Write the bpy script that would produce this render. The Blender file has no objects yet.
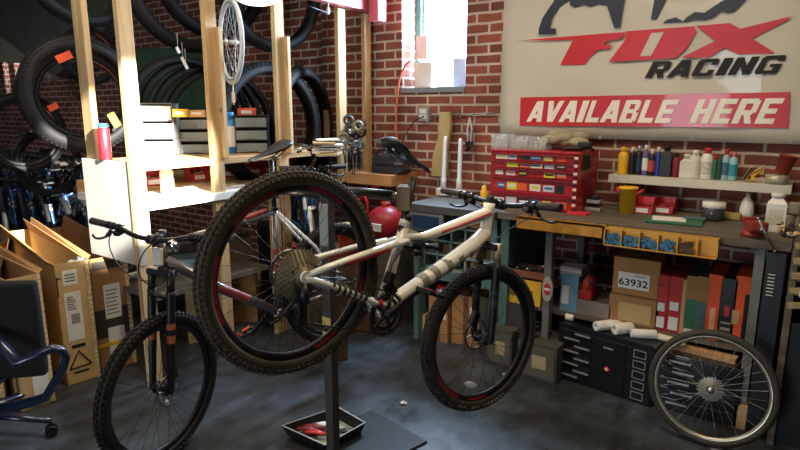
import bpy, bmesh, math, random
from mathutils import Matrix, Vector
random.seed(7)
PI = math.pi
SC = bpy.context.scene
COL = SC.collection
# ---------------------------------------------------------------- camera model and helpers that turn a photo point into a world point
FL = 578.0; PITCH = math.radians(11.25); YAW = math.radians(35.2); HC = 1.7
FW = (-math.sin(YAW), math.cos(YAW)); RT = (math.cos(YAW), math.sin(YAW))
def ray(x, y):
    u = (x-400)/FL; v = (y-225)/FL
    fw = math.cos(PITCH)-v*math.sin(PITCH); dn = math.sin(PITCH)+v*math.cos(PITCH)
    return (FW[0]*fw+RT[0]*u, FW[1]*fw+RT[1]*u, -dn)
def at(x, y, t):
    d = ray(x, y); return Vector((d[0]*t, d[1]*t, HC+d[2]*t))
def onX(x, y, c): return at(x, y, c/ray(x, y)[0])
def onY(x, y, c): return at(x, y, c/ray(x, y)[1])
def onZ(x, y, c=0.0): return at(x, y, (c-HC)/ray(x, y)[2])
def zat(P, y):
    D = P[0]*FW[0]+P[1]*FW[1]; v = (y-225)/FL
    fw = math.cos(PITCH)-v*math.sin(PITCH); dn = math.sin(PITCH)+v*math.cos(PITCH)
    return HC-dn*D/fw
# ---------------------------------------------------------------- materials
MATS = {}
def srgb(c):
    if isinstance(c, str):
        c = [int(c[i:i+2], 16)/255 for i in (0, 2, 4)]
    return tuple((v/12.92 if v <= .04045 else ((v+.055)/1.055)**2.4) for v in c)+(1,)
def mat(name, c, rough=.6, metal=0, var=.12, vs=6, bump=0, bs=60, emit=0, alpha=1, trans=0, coat=0):
    if name in MATS: return MATS[name]
    m = bpy.data.materials.new(name); m.use_nodes = True; MATS[name] = m
    nt = m.node_tree; b = nt.nodes['Principled BSDF']; L = nt.links
    col = srgb(c)
    b.inputs['Base Color'].default_value = col
    b.inputs['Roughness'].default_value = rough; b.inputs['Metallic'].default_value = metal
    if coat: b.inputs['Coat Weight'].default_value = coat
    if trans: b.inputs['Transmission Weight'].default_value = trans
    if alpha < 1: b.inputs['Alpha'].default_value = alpha
    if emit:
        b.inputs['Emission Color'].default_value = col; b.inputs['Emission Strength'].default_value = emit
    tc = nt.nodes.new('ShaderNodeTexCoord')
    if var:
        n = nt.nodes.new('ShaderNodeTexNoise'); n.inputs['Scale'].default_value = vs; n.inputs['Detail'].default_value = 4
        L.new(tc.outputs['Object'], n.inputs['Vector'])
        r = nt.nodes.new('ShaderNodeMapRange'); r.inputs[1].default_value = .3; r.inputs[2].default_value = .7
        r.inputs[3].default_value = 1-var; r.inputs[4].default_value = 1+var
        L.new(n.outputs['Fac'], r.inputs[0])
        mx = nt.nodes.new('ShaderNodeVectorMath'); mx.operation = 'SCALE'
        mx.inputs[0].default_value = col[:3]; L.new(r.outputs[0], mx.inputs['Scale'])
        L.new(mx.outputs[0], b.inputs['Base Color'])
    if bump:
        n2 = nt.nodes.new('ShaderNodeTexNoise'); n2.inputs['Scale'].default_value = bs
        L.new(tc.outputs['Object'], n2.inputs['Vector'])
        bp = nt.nodes.new('ShaderNodeBump'); bp.inputs['Strength'].default_value = bump; bp.inputs['Distance'].default_value = .01
        L.new(n2.outputs['Fac'], bp.inputs['Height']); L.new(bp.outputs[0], b.inputs['Normal'])
    return m
def ramp(nt, fac, stops):
    r = nt.nodes.new('ShaderNodeValToRGB'); e = r.color_ramp.elements
    while len(e) < len(stops): e.new(.5)
    for i, (p, c) in enumerate(stops): e[i].position = p; e[i].color = srgb(c)
    nt.links.new(fac, r.inputs[0]); return r.outputs[0]
def brick_mat():
    m = bpy.data.materials.new('brick'); m.use_nodes = True; nt = m.node_tree; L = nt.links; b = nt.nodes['Principled BSDF']
    uv = nt.nodes.new('ShaderNodeUVMap'); uv.uv_map = 'UVMap'
    ns = nt.nodes.new('ShaderNodeTexNoise'); ns.inputs['Scale'].default_value = 9; L.new(uv.outputs[0], ns.inputs['Vector'])
    ad = nt.nodes.new('ShaderNodeVectorMath'); ad.operation = 'MULTIPLY_ADD'
    L.new(ns.outputs['Color'], ad.inputs[0]); ad.inputs[1].default_value = (.012, .012, 0); L.new(uv.outputs[0], ad.inputs[2])
    t = nt.nodes.new('ShaderNodeTexBrick'); L.new(ad.outputs[0], t.inputs['Vector'])
    t.inputs['Scale'].default_value = 1; t.inputs['Brick Width'].default_value = .22; t.inputs['Row Height'].default_value = .076
    t.inputs['Mortar Size'].default_value = .0105; t.inputs['Mortar Smooth'].default_value = .3; t.inputs['Bias'].default_value = -.1
    t.inputs['Color1'].default_value = srgb('94503c'); t.inputs['Color2'].default_value = srgb('6a3a30'); t.inputs['Mortar'].default_value = srgb('bfae9e')
    n = nt.nodes.new('ShaderNodeTexNoise'); n.inputs['Scale'].default_value = 3.2; n.inputs['Detail'].default_value = 8; L.new(uv.outputs[0], n.inputs['Vector'])
    mp = nt.nodes.new('ShaderNodeMapRange'); mp.inputs[1].default_value = .25; mp.inputs[2].default_value = .75; mp.inputs[3].default_value = .62; mp.inputs[4].default_value = 1.3
    L.new(n.outputs['Fac'], mp.inputs[0])
    sc = nt.nodes.new('ShaderNodeVectorMath'); sc.operation = 'SCALE'; L.new(t.outputs['Color'], sc.inputs[0]); L.new(mp.outputs[0], sc.inputs['Scale'])
    L.new(sc.outputs[0], b.inputs['Base Color']); b.inputs['Roughness'].default_value = .85
    bp = nt.nodes.new('ShaderNodeBump'); bp.invert = True; bp.inputs['Strength'].default_value = .6; bp.inputs['Distance'].default_value = .008
    L.new(t.outputs['Fac'], bp.inputs['Height']); L.new(bp.outputs[0], b.inputs['Normal'])
    return m
def wood_mat(name, a, c, axis=2, rough=.7):
    m = bpy.data.materials.new(name); m.use_nodes = True; nt = m.node_tree; L = nt.links; b = nt.nodes['Principled BSDF']
    tc = nt.nodes.new('ShaderNodeTexCoord'); mp = nt.nodes.new('ShaderNodeMapping'); s = [26, 26, 26]; s[axis] = 2.0; mp.inputs['Scale'].default_value = s
    L.new(tc.outputs['Object'], mp.inputs['Vector'])
    n = nt.nodes.new('ShaderNodeTexNoise'); n.inputs['Scale'].default_value = 1; n.inputs['Detail'].default_value = 5; L.new(mp.outputs[0], n.inputs['Vector'])
    c1 = ramp(nt, n.outputs['Fac'], [(.3, a), (.7, c)])
    k = nt.nodes.new('ShaderNodeTexVoronoi'); k.inputs['Scale'].default_value = 3.1; L.new(tc.outputs['Object'], k.inputs['Vector'])
    kf = nt.nodes.new('ShaderNodeMapRange'); kf.inputs[1].default_value = .02; kf.inputs[2].default_value = .07; kf.inputs[3].default_value = .35; kf.inputs[4].default_value = 1
    L.new(k.outputs['Distance'], kf.inputs[0])
    sc = nt.nodes.new('ShaderNodeVectorMath'); sc.operation = 'SCALE'; L.new(c1, sc.inputs[0]); L.new(kf.outputs[0], sc.inputs['Scale'])
    L.new(sc.outputs[0], b.inputs['Base Color']); b.inputs['Roughness'].default_value = rough
    return m
def floor_mat():
    m = bpy.data.materials.new('stained_concrete'); m.use_nodes = True; nt = m.node_tree; L = nt.links; b = nt.nodes['Principled BSDF']
    tc = nt.nodes.new('ShaderNodeTexCoord')
    n = nt.nodes.new('ShaderNodeTexNoise'); n.inputs['Scale'].default_value = 1.6; n.inputs['Detail'].default_value = 10; n.inputs['Roughness'].default_value = .68
    L.new(tc.outputs['Object'], n.inputs['Vector'])
    c1 = ramp(nt, n.outputs['Fac'], [(.28, '17191a'), (.42, '2c2f30'), (.5, '3a4046'), (.6, '4a545e'), (.7, '3c3a34'), (.82, '6a6c68')])
    v = nt.nodes.new('ShaderNodeTexVoronoi'); v.inputs['Scale'].default_value = 5.5; v.inputs['Randomness'].default_value = 1; L.new(tc.outputs['Object'], v.inputs['Vector'])
    n3 = nt.nodes.new('ShaderNodeTexNoise'); n3.inputs['Scale'].default_value = 2.2; L.new(tc.outputs['Object'], n3.inputs['Vector'])
    q = nt.nodes.new('ShaderNodeMapRange'); q.inputs[1].default_value = .55; q.inputs[2].default_value = .75; q.inputs[3].default_value = 0; q.inputs[4].default_value = .3
    L.new(n3.outputs['Fac'], q.inputs[0])
    sk = nt.nodes.new('ShaderNodeMapping'); sk.inputs['Scale'].default_value = (14, 2.2, 1); sk.inputs['Rotation'].default_value = (0, 0, .9); L.new(tc.outputs['Object'], sk.inputs['Vector'])
    ns = nt.nodes.new('ShaderNodeTexNoise'); ns.inputs['Scale'].default_value = 1; ns.inputs['Detail'].default_value = 8; ns.inputs['Roughness'].default_value = .7; L.new(sk.outputs[0], ns.inputs['Vector'])
    sm = nt.nodes.new('ShaderNodeMapRange'); sm.inputs[1].default_value = .3; sm.inputs[2].default_value = .7; sm.inputs[3].default_value = .55; sm.inputs[4].default_value = 1.45; L.new(ns.outputs['Fac'], sm.inputs[0])
    sv = nt.nodes.new('ShaderNodeVectorMath'); sv.operation = 'SCALE'; L.new(c1, sv.inputs[0]); L.new(sm.outputs[0], sv.inputs['Scale']); c1 = sv.outputs[0]
    lt = nt.nodes.new('ShaderNodeMath'); lt.operation = 'LESS_THAN'; L.new(v.outputs['Distance'], lt.inputs[0]); L.new(q.outputs[0], lt.inputs[1])
    mx = nt.nodes.new('ShaderNodeMix'); mx.data_type = 'RGBA'; L.new(lt.outputs[0], mx.inputs[0]); L.new(c1, mx.inputs[6]); mx.inputs[7].default_value = srgb('a2a49c')
    L.new(mx.outputs[2], b.inputs['Base Color'])
    n2 = nt.nodes.new('ShaderNodeTexNoise'); n2.inputs['Scale'].default_value = 5; n2.inputs['Detail'].default_value = 6; L.new(tc.outputs['Object'], n2.inputs['Vector'])
    r = nt.nodes.new('ShaderNodeMapRange'); r.inputs[1].default_value = .3; r.inputs[2].default_value = .7; r.inputs[3].default_value = .22; r.inputs[4].default_value = .6
    L.new(n2.outputs['Fac'], r.inputs[0]); L.new(r.outputs[0], b.inputs['Roughness'])
    bp = nt.nodes.new('ShaderNodeBump'); bp.inputs['Strength'].default_value = .25; bp.inputs['Distance'].default_value = .02
    L.new(n2.outputs['Fac'], bp.inputs['Height']); L.new(bp.outputs[0], b.inputs['Normal'])
    return m
BRICK = brick_mat(); FLOORM = floor_mat()
PINE = wood_mat('pine', 'a98556', 'd2b383', 2); PINEX = wood_mat('pine_board', 'a37a4a', 'cda878', 1); DARKWOOD = wood_mat('bench_wood', '4c443a', '6f6557', 0)
BLK = mat('black_plastic', '151618', .45, var=.2); RUB = mat('tyre_rubber', '2b2824', .8, var=.25, vs=30); RUBB = mat('tyre_rubber_brown', '3e3728', .8, var=.25, vs=25)
RUBK = mat('black_rubber', '0c0c0d', .7, var=.2); GRIP = mat('grip_rubber', '3a322c', .8)
STEEL = mat('steel', 'a9a9a6', .35, 1, .1); CHROME = mat('chrome', 'd8d8d8', .18, 1, .05); ALU = mat('aluminium', 'c9cacb', .4, .7, .05)
DKST = mat('dark_steel', '3b3a38', .45, .7, .15, 20); SPK = mat('spoke_black', '1d1d1e', .35, .6, 0); CASS = mat('worn_cassette', '8a7f62', .5, .5, .2, 30)
WHITE = mat('white_paint', 'e4e2da', .4, var=.05); CREAM = mat('frame_white', 'f1ecda', .3, var=.04, coat=.4)
RED = mat('red_paint', 'c3202a', .35, var=.08, coat=.3); REDP = mat('red_plastic', 'c42a2e', .4, var=.1); DKRED = mat('dark_red', '7b1c22', .5)
ORNG = mat('orange_plastic', 'e2552a', .5, var=.1); YEL = mat('yellow_plastic', 'e8b426', .5, var=.1); BLUE = mat('blue_plastic', '2f7fc4', .4); NAVY = mat('navy_blue', '1d3350', .35)
GRN = mat('green_plastic', '2d6b4a', .5); TEAL = mat('teal_paint', '4d6b66', .6, var=.15); CARD = mat('cardboard', 'a87a4a', .85, var=.12, vs=9); CARDL = mat('pale_cardboard', 'c6a671', .85, var=.1, vs=9)
CARDD = mat('dark_cardboard', '6d4a33', .85, var=.15, vs=9); PAPER = mat('paper', 'e0ded6', .8, var=.05); GREY = mat('grey_paint', '6a6b68', .55, var=.15); LGREY = mat('light_grey', 'a3a39e', .5)
CLEAR = mat('clear_plastic', 'd4dcdc', .15, alpha=.25, var=0); INK = mat('ink', '141414', .7, var=0)
# ---------------------------------------------------------------- mesh builder
def frame_z(d):
    d = Vector(d).normalized(); a = Vector((0, 0, 1)) if abs(d.z) < .9 else Vector((1, 0, 0))
    x = a.cross(d).normalized(); y = d.cross(x); return Matrix((x, y, d)).transposed()
class MB:
    def __init__(s): s.b = bmesh.new(); s.m = 0; s.xf = None
    def _v(s, ps):
        if s.xf: ps = [s.xf @ Vector(p) for p in ps]
        return [s.b.verts.new(p) for p in ps]
    def _f(s, vs, sm=False):
        try: f = s.b.faces.new(vs)
        except ValueError: return
        f.material_index = s.m; f.smooth = sm; return f
    def box(s, c, d, R=None, bev=0, taper=1):
        hx, hy, hz = d[0]/2, d[1]/2, d[2]/2; R = R or Matrix.Identity(3)
        if len(R) == 4: R = R.to_3x3()
        c = Vector(c); P = []
        for z in (-1, 1):
            k = taper if z > 0 else 1
            for x, y in ((-1, -1), (1, -1), (1, 1), (-1, 1)): P.append(c+R @ Vector((x*hx*k, y*hy*k, z*hz)))
        v = s._v(P); F = [s._f([v[i] for i in q]) for q in ((3, 2, 1, 0), (4, 5, 6, 7), (0, 1, 5, 4), (1, 2, 6, 5), (2, 3, 7, 6), (3, 0, 4, 7))]
        if bev:
            es = set(e for f in F for e in f.edges)
            bmesh.ops.bevel(s.b, geom=list(es), offset=bev, segments=2, affect='EDGES', profile=.6, material=-1)
        return s
    def bb(s, x0, x1, y0, y1, z0, z1, bev=0): return s.box(((x0+x1)/2, (y0+y1)/2, (z0+z1)/2), (abs(x1-x0), abs(y1-y0), abs(z1-z0)), bev=bev)
    def cyl(s, a, b, r, r2=None, n=12, cap=True):
        return s.loft([(a, r), (b, r if r2 is None else r2)], n, cap)
    def loft(s, pr, n=10, cap=True, closed=False, flat=1, up=None):
        pts = [Vector(p) for p, _ in pr]; N = len(pts); rings = []; M0 = None
        for i, (p, r) in enumerate(pr):
            if closed: d = pts[(i+1) % N]-pts[i-1]
            else: d = pts[min(i+1, N-1)]-pts[max(i-1, 0)]
            if d.length < 1e-9: d = Vector((0, 0, 1))
            d.normalize()
            if M0 is None:
                M = frame_z(d)
                if up is not None:
                    u = Vector(up); u = (u-d*u.dot(d)).normalized(); M = Matrix((d.cross(u)*-1, u, d)).transposed()
            else:
                q = M0.col[2].rotation_difference(d); M = q.to_matrix() @ M0
            M0 = M
            rings.append(s._v([pts[i]+M @ Vector((r*math.cos(2*PI*k/n), r*flat*math.sin(2*PI*k/n), 0)) for k in range(n)]))
        for i in range(N if closed else N-1):
            A, B = rings[i], rings[(i+1) % N]
            for k in range(n): s._f([A[k], A[(k+1) % n], B[(k+1) % n], B[k]], True)
        if cap and not closed: s._f(rings[0][::-1]); s._f(rings[-1])
        return s
    def tube(s, pts, r, n=8, closed=False, smooth=0):
        pts = [Vector(p) for p in pts]
        for _ in range(smooth):
            q = [] if closed else [pts[0]]
            for i in range(len(pts) if closed else len(pts)-1):
                a, b = pts[i], pts[(i+1) % len(pts)]; q += [a*.75+b*.25, a*.25+b*.75]
            if not closed: q.append(pts[-1])
            pts = q
        return s.loft([(p, r) for p in pts], n, True, closed)
    def rev(s, prof, c=(0, 0, 0), axis=(0, 0, 1), n=32, closed=False, a0=0, a1=2*PI, mf=None):
        M = frame_z(axis); c = Vector(c); full = abs(a1-a0-2*PI) < 1e-6; rings = []
        for i in range(n if full else n+1):
            a = a0+(a1-a0)*i/n; e = M @ Vector((math.cos(a), math.sin(a), 0)); z = M @ Vector((0, 0, 1))
            rings.append(s._v([c+e*r+z*h for r, h in prof]))
        m0 = s.m
        for i in range(n):
            A, B = rings[i], rings[(i+1) % len(rings)]; K = len(prof)
            for k in range(K if closed else K-1):
                if mf: s.m = mf(i/n, k)
                q = [A[k], B[k], B[(k+1) % K], A[(k+1) % K]]
                s._f(q, True)
        s.m = m0; return s
    def prism(s, poly, o, ux, uy, d):
        o = Vector(o); ux = Vector(ux); uy = Vector(uy); n = ux.cross(uy).normalized()
        a = s._v([o+ux*p[0]+uy*p[1] for p in poly]); b = s._v([o+ux*p[0]+uy*p[1]+n*d for p in poly]); K = len(poly)
        for q in (a[::-1], b):
            f = s._f(q)
        for k in range(K): s._f([a[k], a[(k+1) % K], b[(k+1) % K], b[k]])
        return s
    def poly3(s, pts, d):
        """prism through world points, extruded by vector d"""
        d = Vector(d); a = s._v(pts); b = s._v([Vector(p)+d for p in pts]); K = len(pts)
        s._f(a[::-1]); s._f(b)
        for k in range(K): s._f([a[k], a[(k+1) % K], b[(k+1) % K], b[k]])
        return s
    def sph(s, c, r, n=12, sx=1, sy=1, sz=1):
        M = Matrix.Translation(Vector(c)) @ Matrix.Diagonal((r*sx, r*sy, r*sz, 1))
        if s.xf: M = s.xf @ M
        g = bmesh.ops.create_uvsphere(s.b, u_segments=n, v_segments=max(4, n//2+1), radius=1, matrix=M)
        for v in g['verts']:
            for f in v.link_faces: f.smooth = True; f.material_index = s.m
        return s
    def build(s, name, mats, parent=None, label=None, cat=None, group=None, kind=None, loc=None, rz=0, uv=False, org=None):
        me = bpy.data.meshes.new(name)
        bmesh.ops.recalc_face_normals(s.b, faces=s.b.faces)
        if org is not None: bmesh.ops.translate(s.b, verts=s.b.verts, vec=-Vector(org)); loc = org
        s.b.to_mesh(me); s.b.free()
        for m in (mats if isinstance(mats, (list, tuple)) else [mats]): me.materials.append(m)
        if uv:
            l = me.uv_layers.new(name='UVMap'); off = Vector(org) if org is not None else Vector((0, 0, 0))
            for p in me.polygons:
                nx, ny, nz = (abs(v) for v in p.normal)
                for li in p.loop_indices:
                    q = me.vertices[me.loops[li].vertex_index].co+off
                    l.data[li].uv = (q.x, q.z) if ny >= nx and ny >= nz else ((q.y, q.z) if nx >= nz else (q.x, q.y))
        o = bpy.data.objects.new(name, me); COL.objects.link(o)
        if parent: o.parent = parent
        if loc is not None: o.location = loc
        o.rotation_euler.z = rz
        tag(o, label, cat, group, kind); return o
def tag(o, label=None, cat=None, group=None, kind=None):
    if label: o['label'] = label
    if cat: o['category'] = cat
    if group: o['group'] = group
    if kind: o['kind'] = kind
    return o
def empty(name, loc=(0, 0, 0), rz=0, label=None, cat=None, group=None, parent=None, M=None):
    o = bpy.data.objects.new(name, None); COL.objects.link(o); o.empty_display_size = .05
    if M is not None: o.matrix_world = M
    else: o.location = loc; o.rotation_euler.z = rz
    if parent: o.parent = parent
    return tag(o, label, cat, group)
def dup(o, parent=None, loc=None, rz=None, label=None, M=None):
    kids = [c for c in ALLKIDS(o)]
    c = o.copy(); COL.objects.link(c); c.parent = parent
    if M is not None: c.matrix_world = M
    if loc is not None: c.location = loc
    if rz is not None: c.rotation_euler.z = rz
    if label: c['label'] = label
    for k in kids: dup(k, c)
    return c
def GLY(ch):
    V0, V1 = [(0, 0), (.36, 0), (.36, 1), (0, 1)], [(.64, 0), (1, 0), (1, 1), (.64, 1)]
    R = lambda a, b, c, d: [(a, c), (b, c), (b, d), (a, d)]
    D = {'A': [[(-.05, 0), (.28, 0), (.66, 1), (.28, 1)], [(.70, 0), (1.05, 0), (.76, 1), (.38, 1)], R(.18, .82, .17, .38)],
     'V': [[(-.05, 1), (.32, 1), (.66, 0), (.3, 0)], [(.7, 1), (1.05, 1), (.7, 0), (.34, 0)]], 'I': [R(0, 1, 0, 1)], 'L': [V0, R(0, 1, 0, .22)],
     'E': [V0, R(0, 1, 0, .21), R(0, .9, .4, .6), R(0, 1, .79, 1)], 'B': [V0, R(0, .85, 0, .18), R(0, .85, .42, .6), R(0, .85, .82, 1), R(.68, 1, .08, .45), R(.66, .95, .56, .93)],
     'H': [V0, V1, R(0, 1, .4, .6)], 'R': [V0, R(0, .85, .36, .54), R(0, .88, .8, 1), R(.7, 1, .44, .92), [(.4, .42), (.72, .42), (1, 0), (.66, 0)]],
     'C': [R(0, .3, .08, .92), R(.08, .92, 0, .2), R(.08, .92, .8, 1), R(.7, 1, .64, .92), R(.7, 1, .08, .36)],
     'G': [R(0, .3, .08, .92), R(.08, .92, 0, .2), R(.08, .92, .8, 1), R(.7, 1, .7, .92), R(.7, 1, .02, .5), R(.5, 1, .38, .54)], 'N': [V0, V1, [(0, 1), (.3, 1), (1, 0), (.7, 0)]]}
    return D[ch]
def block_text(s, parent, mt, o, ux, uy, w, h, shear=.3, name='lettering', th=.001):
    """heavy slanted capitals, one mesh per word"""
    W = {'I': .42, 'L': .85, 'E': .9}; tot = sum(W.get(c, 1) for c in s)+.16*(len(s)-1); k = (w-shear*h)/tot; x = 0; b = MB(); o = Vector(o); ux = Vector(ux); uy = Vector(uy); n = 0
    for c in s:
        cw = W.get(c, 1)*k
        for q in GLY(c):
            b.prism([(x+p[0]*cw+shear*h*p[1], p[1]*h) for p in q], o+ux.cross(uy)*(n % 5)*.00006, ux, uy, th); n += 1
        x += cw+.16*k
    return b.build(name, mt, parent)
def ALLKIDS(o): return [k for k in bpy.data.objects if k.parent == o]
def text(s, parent, mt, o, ux, uy, w, h, depth=.002, shear=0, bold=0, name='lettering'):
    """writing as a thin mesh: lower left corner o, ux / uy unit directions, fitted into w x h"""
    cu = bpy.data.curves.new('t', 'FONT'); cu.body = s; cu.shear = shear; cu.offset = bold; cu.extrude = 0
    ob = bpy.data.objects.new('t', cu); COL.objects.link(ob)
    dg = bpy.context.evaluated_depsgraph_get(); me = bpy.data.meshes.new_from_object(ob.evaluated_get(dg))
    bpy.data.objects.remove(ob); xs = [v.co.x for v in me.vertices]; ys = [v.co.y for v in me.vertices]
    x0, x1, y0, y1 = min(xs), max(xs), min(ys), max(ys); o = Vector(o); ux = Vector(ux); uy = Vector(uy); n = ux.cross(uy)
    for v in me.vertices: v.co = o+ux*((v.co.x-x0)/(x1-x0)*w)+uy*((v.co.y-y0)/(y1-y0)*h)+n*depth
    me.materials.clear(); me.materials.append(mt); me.name = name
    r = bpy.data.objects.new(name, me); COL.objects.link(r); r.parent = parent; return r
def depth(P):
    fw = P[0]*FW[0]+P[1]*FW[1]; return fw*math.cos(PITCH)+(HC-P[2])*math.sin(PITCH)
def fit(x0, x1, yt, yb, z=None, y=None, x=None):
    cx = (x0+x1)/2
    P = onZ(cx, yb, z) if z is not None else (onY(cx, yb, y) if y is not None else onX(cx, yb, x))
    if z is not None and cx > 400 and P.y > 4.04 and z > 1: P = onY(cx, yb, 4.03); P.z = z
    return P, (x1-x0)*depth(P)/FL, zat(P, yt)-P.z
# ================================================================ SETTING
def st(b, name, mt, **k): return b.build(name, mt, kind='structure', uv=True, **k)
b = MB(); b.bb(-14, 4, -5, 4.6, -.1, 0); st(b, 'floor', FLOORM)
wx0, wx1, wz0 = onY(402, 60, 4.15).x, onY(466, 60, 4.15).x, onY(435, 88, 4.15).z
XS = onY(322, 60, 4.15).x
b = MB()
b.bb(XS, wx0, 4.15, 4.5, 0, 3.4); b.bb(wx1, 4, 4.15, 4.5, 0, 3.4); b.bb(wx0, wx1, 4.15, 4.5, 0, wz0); b.bb(wx0, wx1, 4.15, 4.5, 3.05, 3.4)
f1 = (onY(4.5, 80, 4.25).x, onY(10, 80, 4.25).x); f2 = (onY(16, 80, 4.25).x, onY(25.5, 80, 4.25).x); fz0, fz1 = onY(15, 96, 4.25).z, onY(15, 58, 4.25).z+.25
b.bb(-14, f1[0], 4.25, 4.5, 0, 3.4); b.bb(f1[1], f2[0], 4.25, 4.5, 0, 3.4); b.bb(f2[1], XS, 4.25, 4.5, 0, 3.4)
for a in (f1, f2): b.bb(a[0], a[1], 4.25, 4.5, 0, fz0); b.bb(a[0], a[1], 4.25, 4.5, fz1, 3.4)
st(b, 'wall_back', BRICK)
CEIL = mat('ceiling_paint', '5a574f', .9, var=.1); PLAST = mat('wall_plaster', '6b675f', .9, var=.12)
b = MB(); b.bb(-14, 4, -5, 4.5, 3.4, 3.5); st(b, 'ceiling', CEIL)
b = MB(); b.bb(-14.1, -14, -5, 4.5, 0, 3.4); st(b, 'wall_left', PLAST)
b = MB(); b.bb(4, 4.1, -5, 4.5, 0, 3.4); st(b, 'wall_right', PLAST)
b = MB(); b.bb(-14, -2.6, -5.1, -5, 0, 3.4); b.bb(-1.4, 4, -5.1, -5, 0, 3.4); b.bb(-2.6, -1.4, -5.1, -5, 2.3, 3.4); st(b, 'wall_front', PLAST)
# sloping stair soffit far left
b = MB(); q = [(-40, -60), (116, -60), (106, 26), (78, 60), (52, 76), (0, 36), (-40, 4)]
b.poly3([onY(x, y, 3.95) for x, y in q], (0, .2, 0)); st(b, 'ceiling_slope', mat('soffit_paint', '6e6c62', .9, var=.15))
b = MB(); q = [(-20, 20), (0, 36), (52, 76), (50, 82), (30, 64), (0, 62), (-20, 60)]
b.poly3([onY(x, y, 3.85) for x, y in q], (0, .08, 0)); st(b, 'trim_1', mat('stringer_paint', 'a79d8a', .8))
# windows
GLASS = mat('window_glass', 'ffffff', .05, trans=1, var=0)
TEALF = mat('green_window_frame', '3c6a62', .5)
t = empty('window_1', ((wx0+wx1)/2, 4.4, wz0)); tag(t, kind='structure')
b = MB(); w2 = (wx1-wx0)/2; hh = 3.05-wz0
b.bb(-w2, -w2+.06, -.05, 0, 0, hh); b.bb(w2-.012, w2, -.05, 0, 0, hh); b.bb(-w2, w2, -.05, 0, 0, .02); b.bb(-w2, w2, -.05, 0, hh-.05, hh)
b.build('window_frame', TEALF, t)
b = MB(); b.bb(-w2, w2, .01, .02, 0, hh); b.build('window_pane', GLASS, t)
b = MB(); b.bb(-w2, w2, -.27, -.05, -.035, .004); b.build('window_sill', mat('sill', '7d8790', .6), t)
for i, a in enumerate((f1, f2)):
    t = empty('window_%d' % (i+2), ((a[0]+a[1])/2, 4.45, fz0)); tag(t, kind='structure'); w = (a[1]-a[0])/2
    b = MB(); b.bb(-w, w, -.02, 0, 0, .04); b.bb(-w, w, -.02, 0, fz1-fz0-.04, fz1-fz0); b.bb(-w, -w+.03, -.02, 0, 0, fz1-fz0); b.bb(w-.03, w, -.02, 0, 0, fz1-fz0); b.build('window_frame', WHITE, t)
# green board on the wall behind the tyres
b = MB(); P = [onY(x, y, 4.2) for x, y in ((134, 49), (222, 46), (222, 112), (134, 112))]
b.poly3(P, (0, .03, 0)); b.build('wall_board', mat('green_board', '4f6a4b', .8), label='dull green board on the brick wall behind the nested tyres', cat='board', org=P[3])
# ================================================================ BICYCLES
def steerM(p, ax, ang): return Matrix.Translation(p) @ Matrix.Rotation(ang, 4, ax) @ Matrix.Translation(-Vector(p))
def tyre_prof(R, r, n=10, gap=.62):
    o = []; c = R-r
    for i in range(n+1):
        a = -PI*(1-gap*.35)+2*PI*(1-gap*.35)*i/n; o.append((c+r*math.cos(a), r*math.sin(a)))
    i2 = [(c+(r-.004)*math.cos(-PI*(1-gap*.35)+2*PI*(1-gap*.35)*i/n), (r-.004)*math.sin(-PI*(1-gap*.35)+2*PI*(1-gap*.35)*i/n)) for i in range(n+1)]
    return o+i2[::-1]
def knobs(b, c, ax, R, r, n=84, h=.005, rows=(-1.15, -.6, 0, .6, 1.15)):
    M = frame_z(ax); c = Vector(c)
    for j, ra in enumerate(rows):
        for i in range(n):
            a = 2*PI*(i+(j % 2)*.5)/n; rr = R-r+(r+h*.5)*math.cos(ra); zz = (r+h*.5)*math.sin(ra)
            e = Vector((math.cos(a), math.sin(a), 0)); tg = Vector((-math.sin(a), math.cos(a), 0))
            nrm = e*math.cos(ra)+Vector((0, 0, math.sin(ra))); sd = nrm.cross(tg)
            b.box(c+M @ (e*rr+Vector((0, 0, zz))), (2*PI*R/n*.55, r*.42, h), M @ Matrix((tg, sd, nrm)).transposed())
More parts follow.
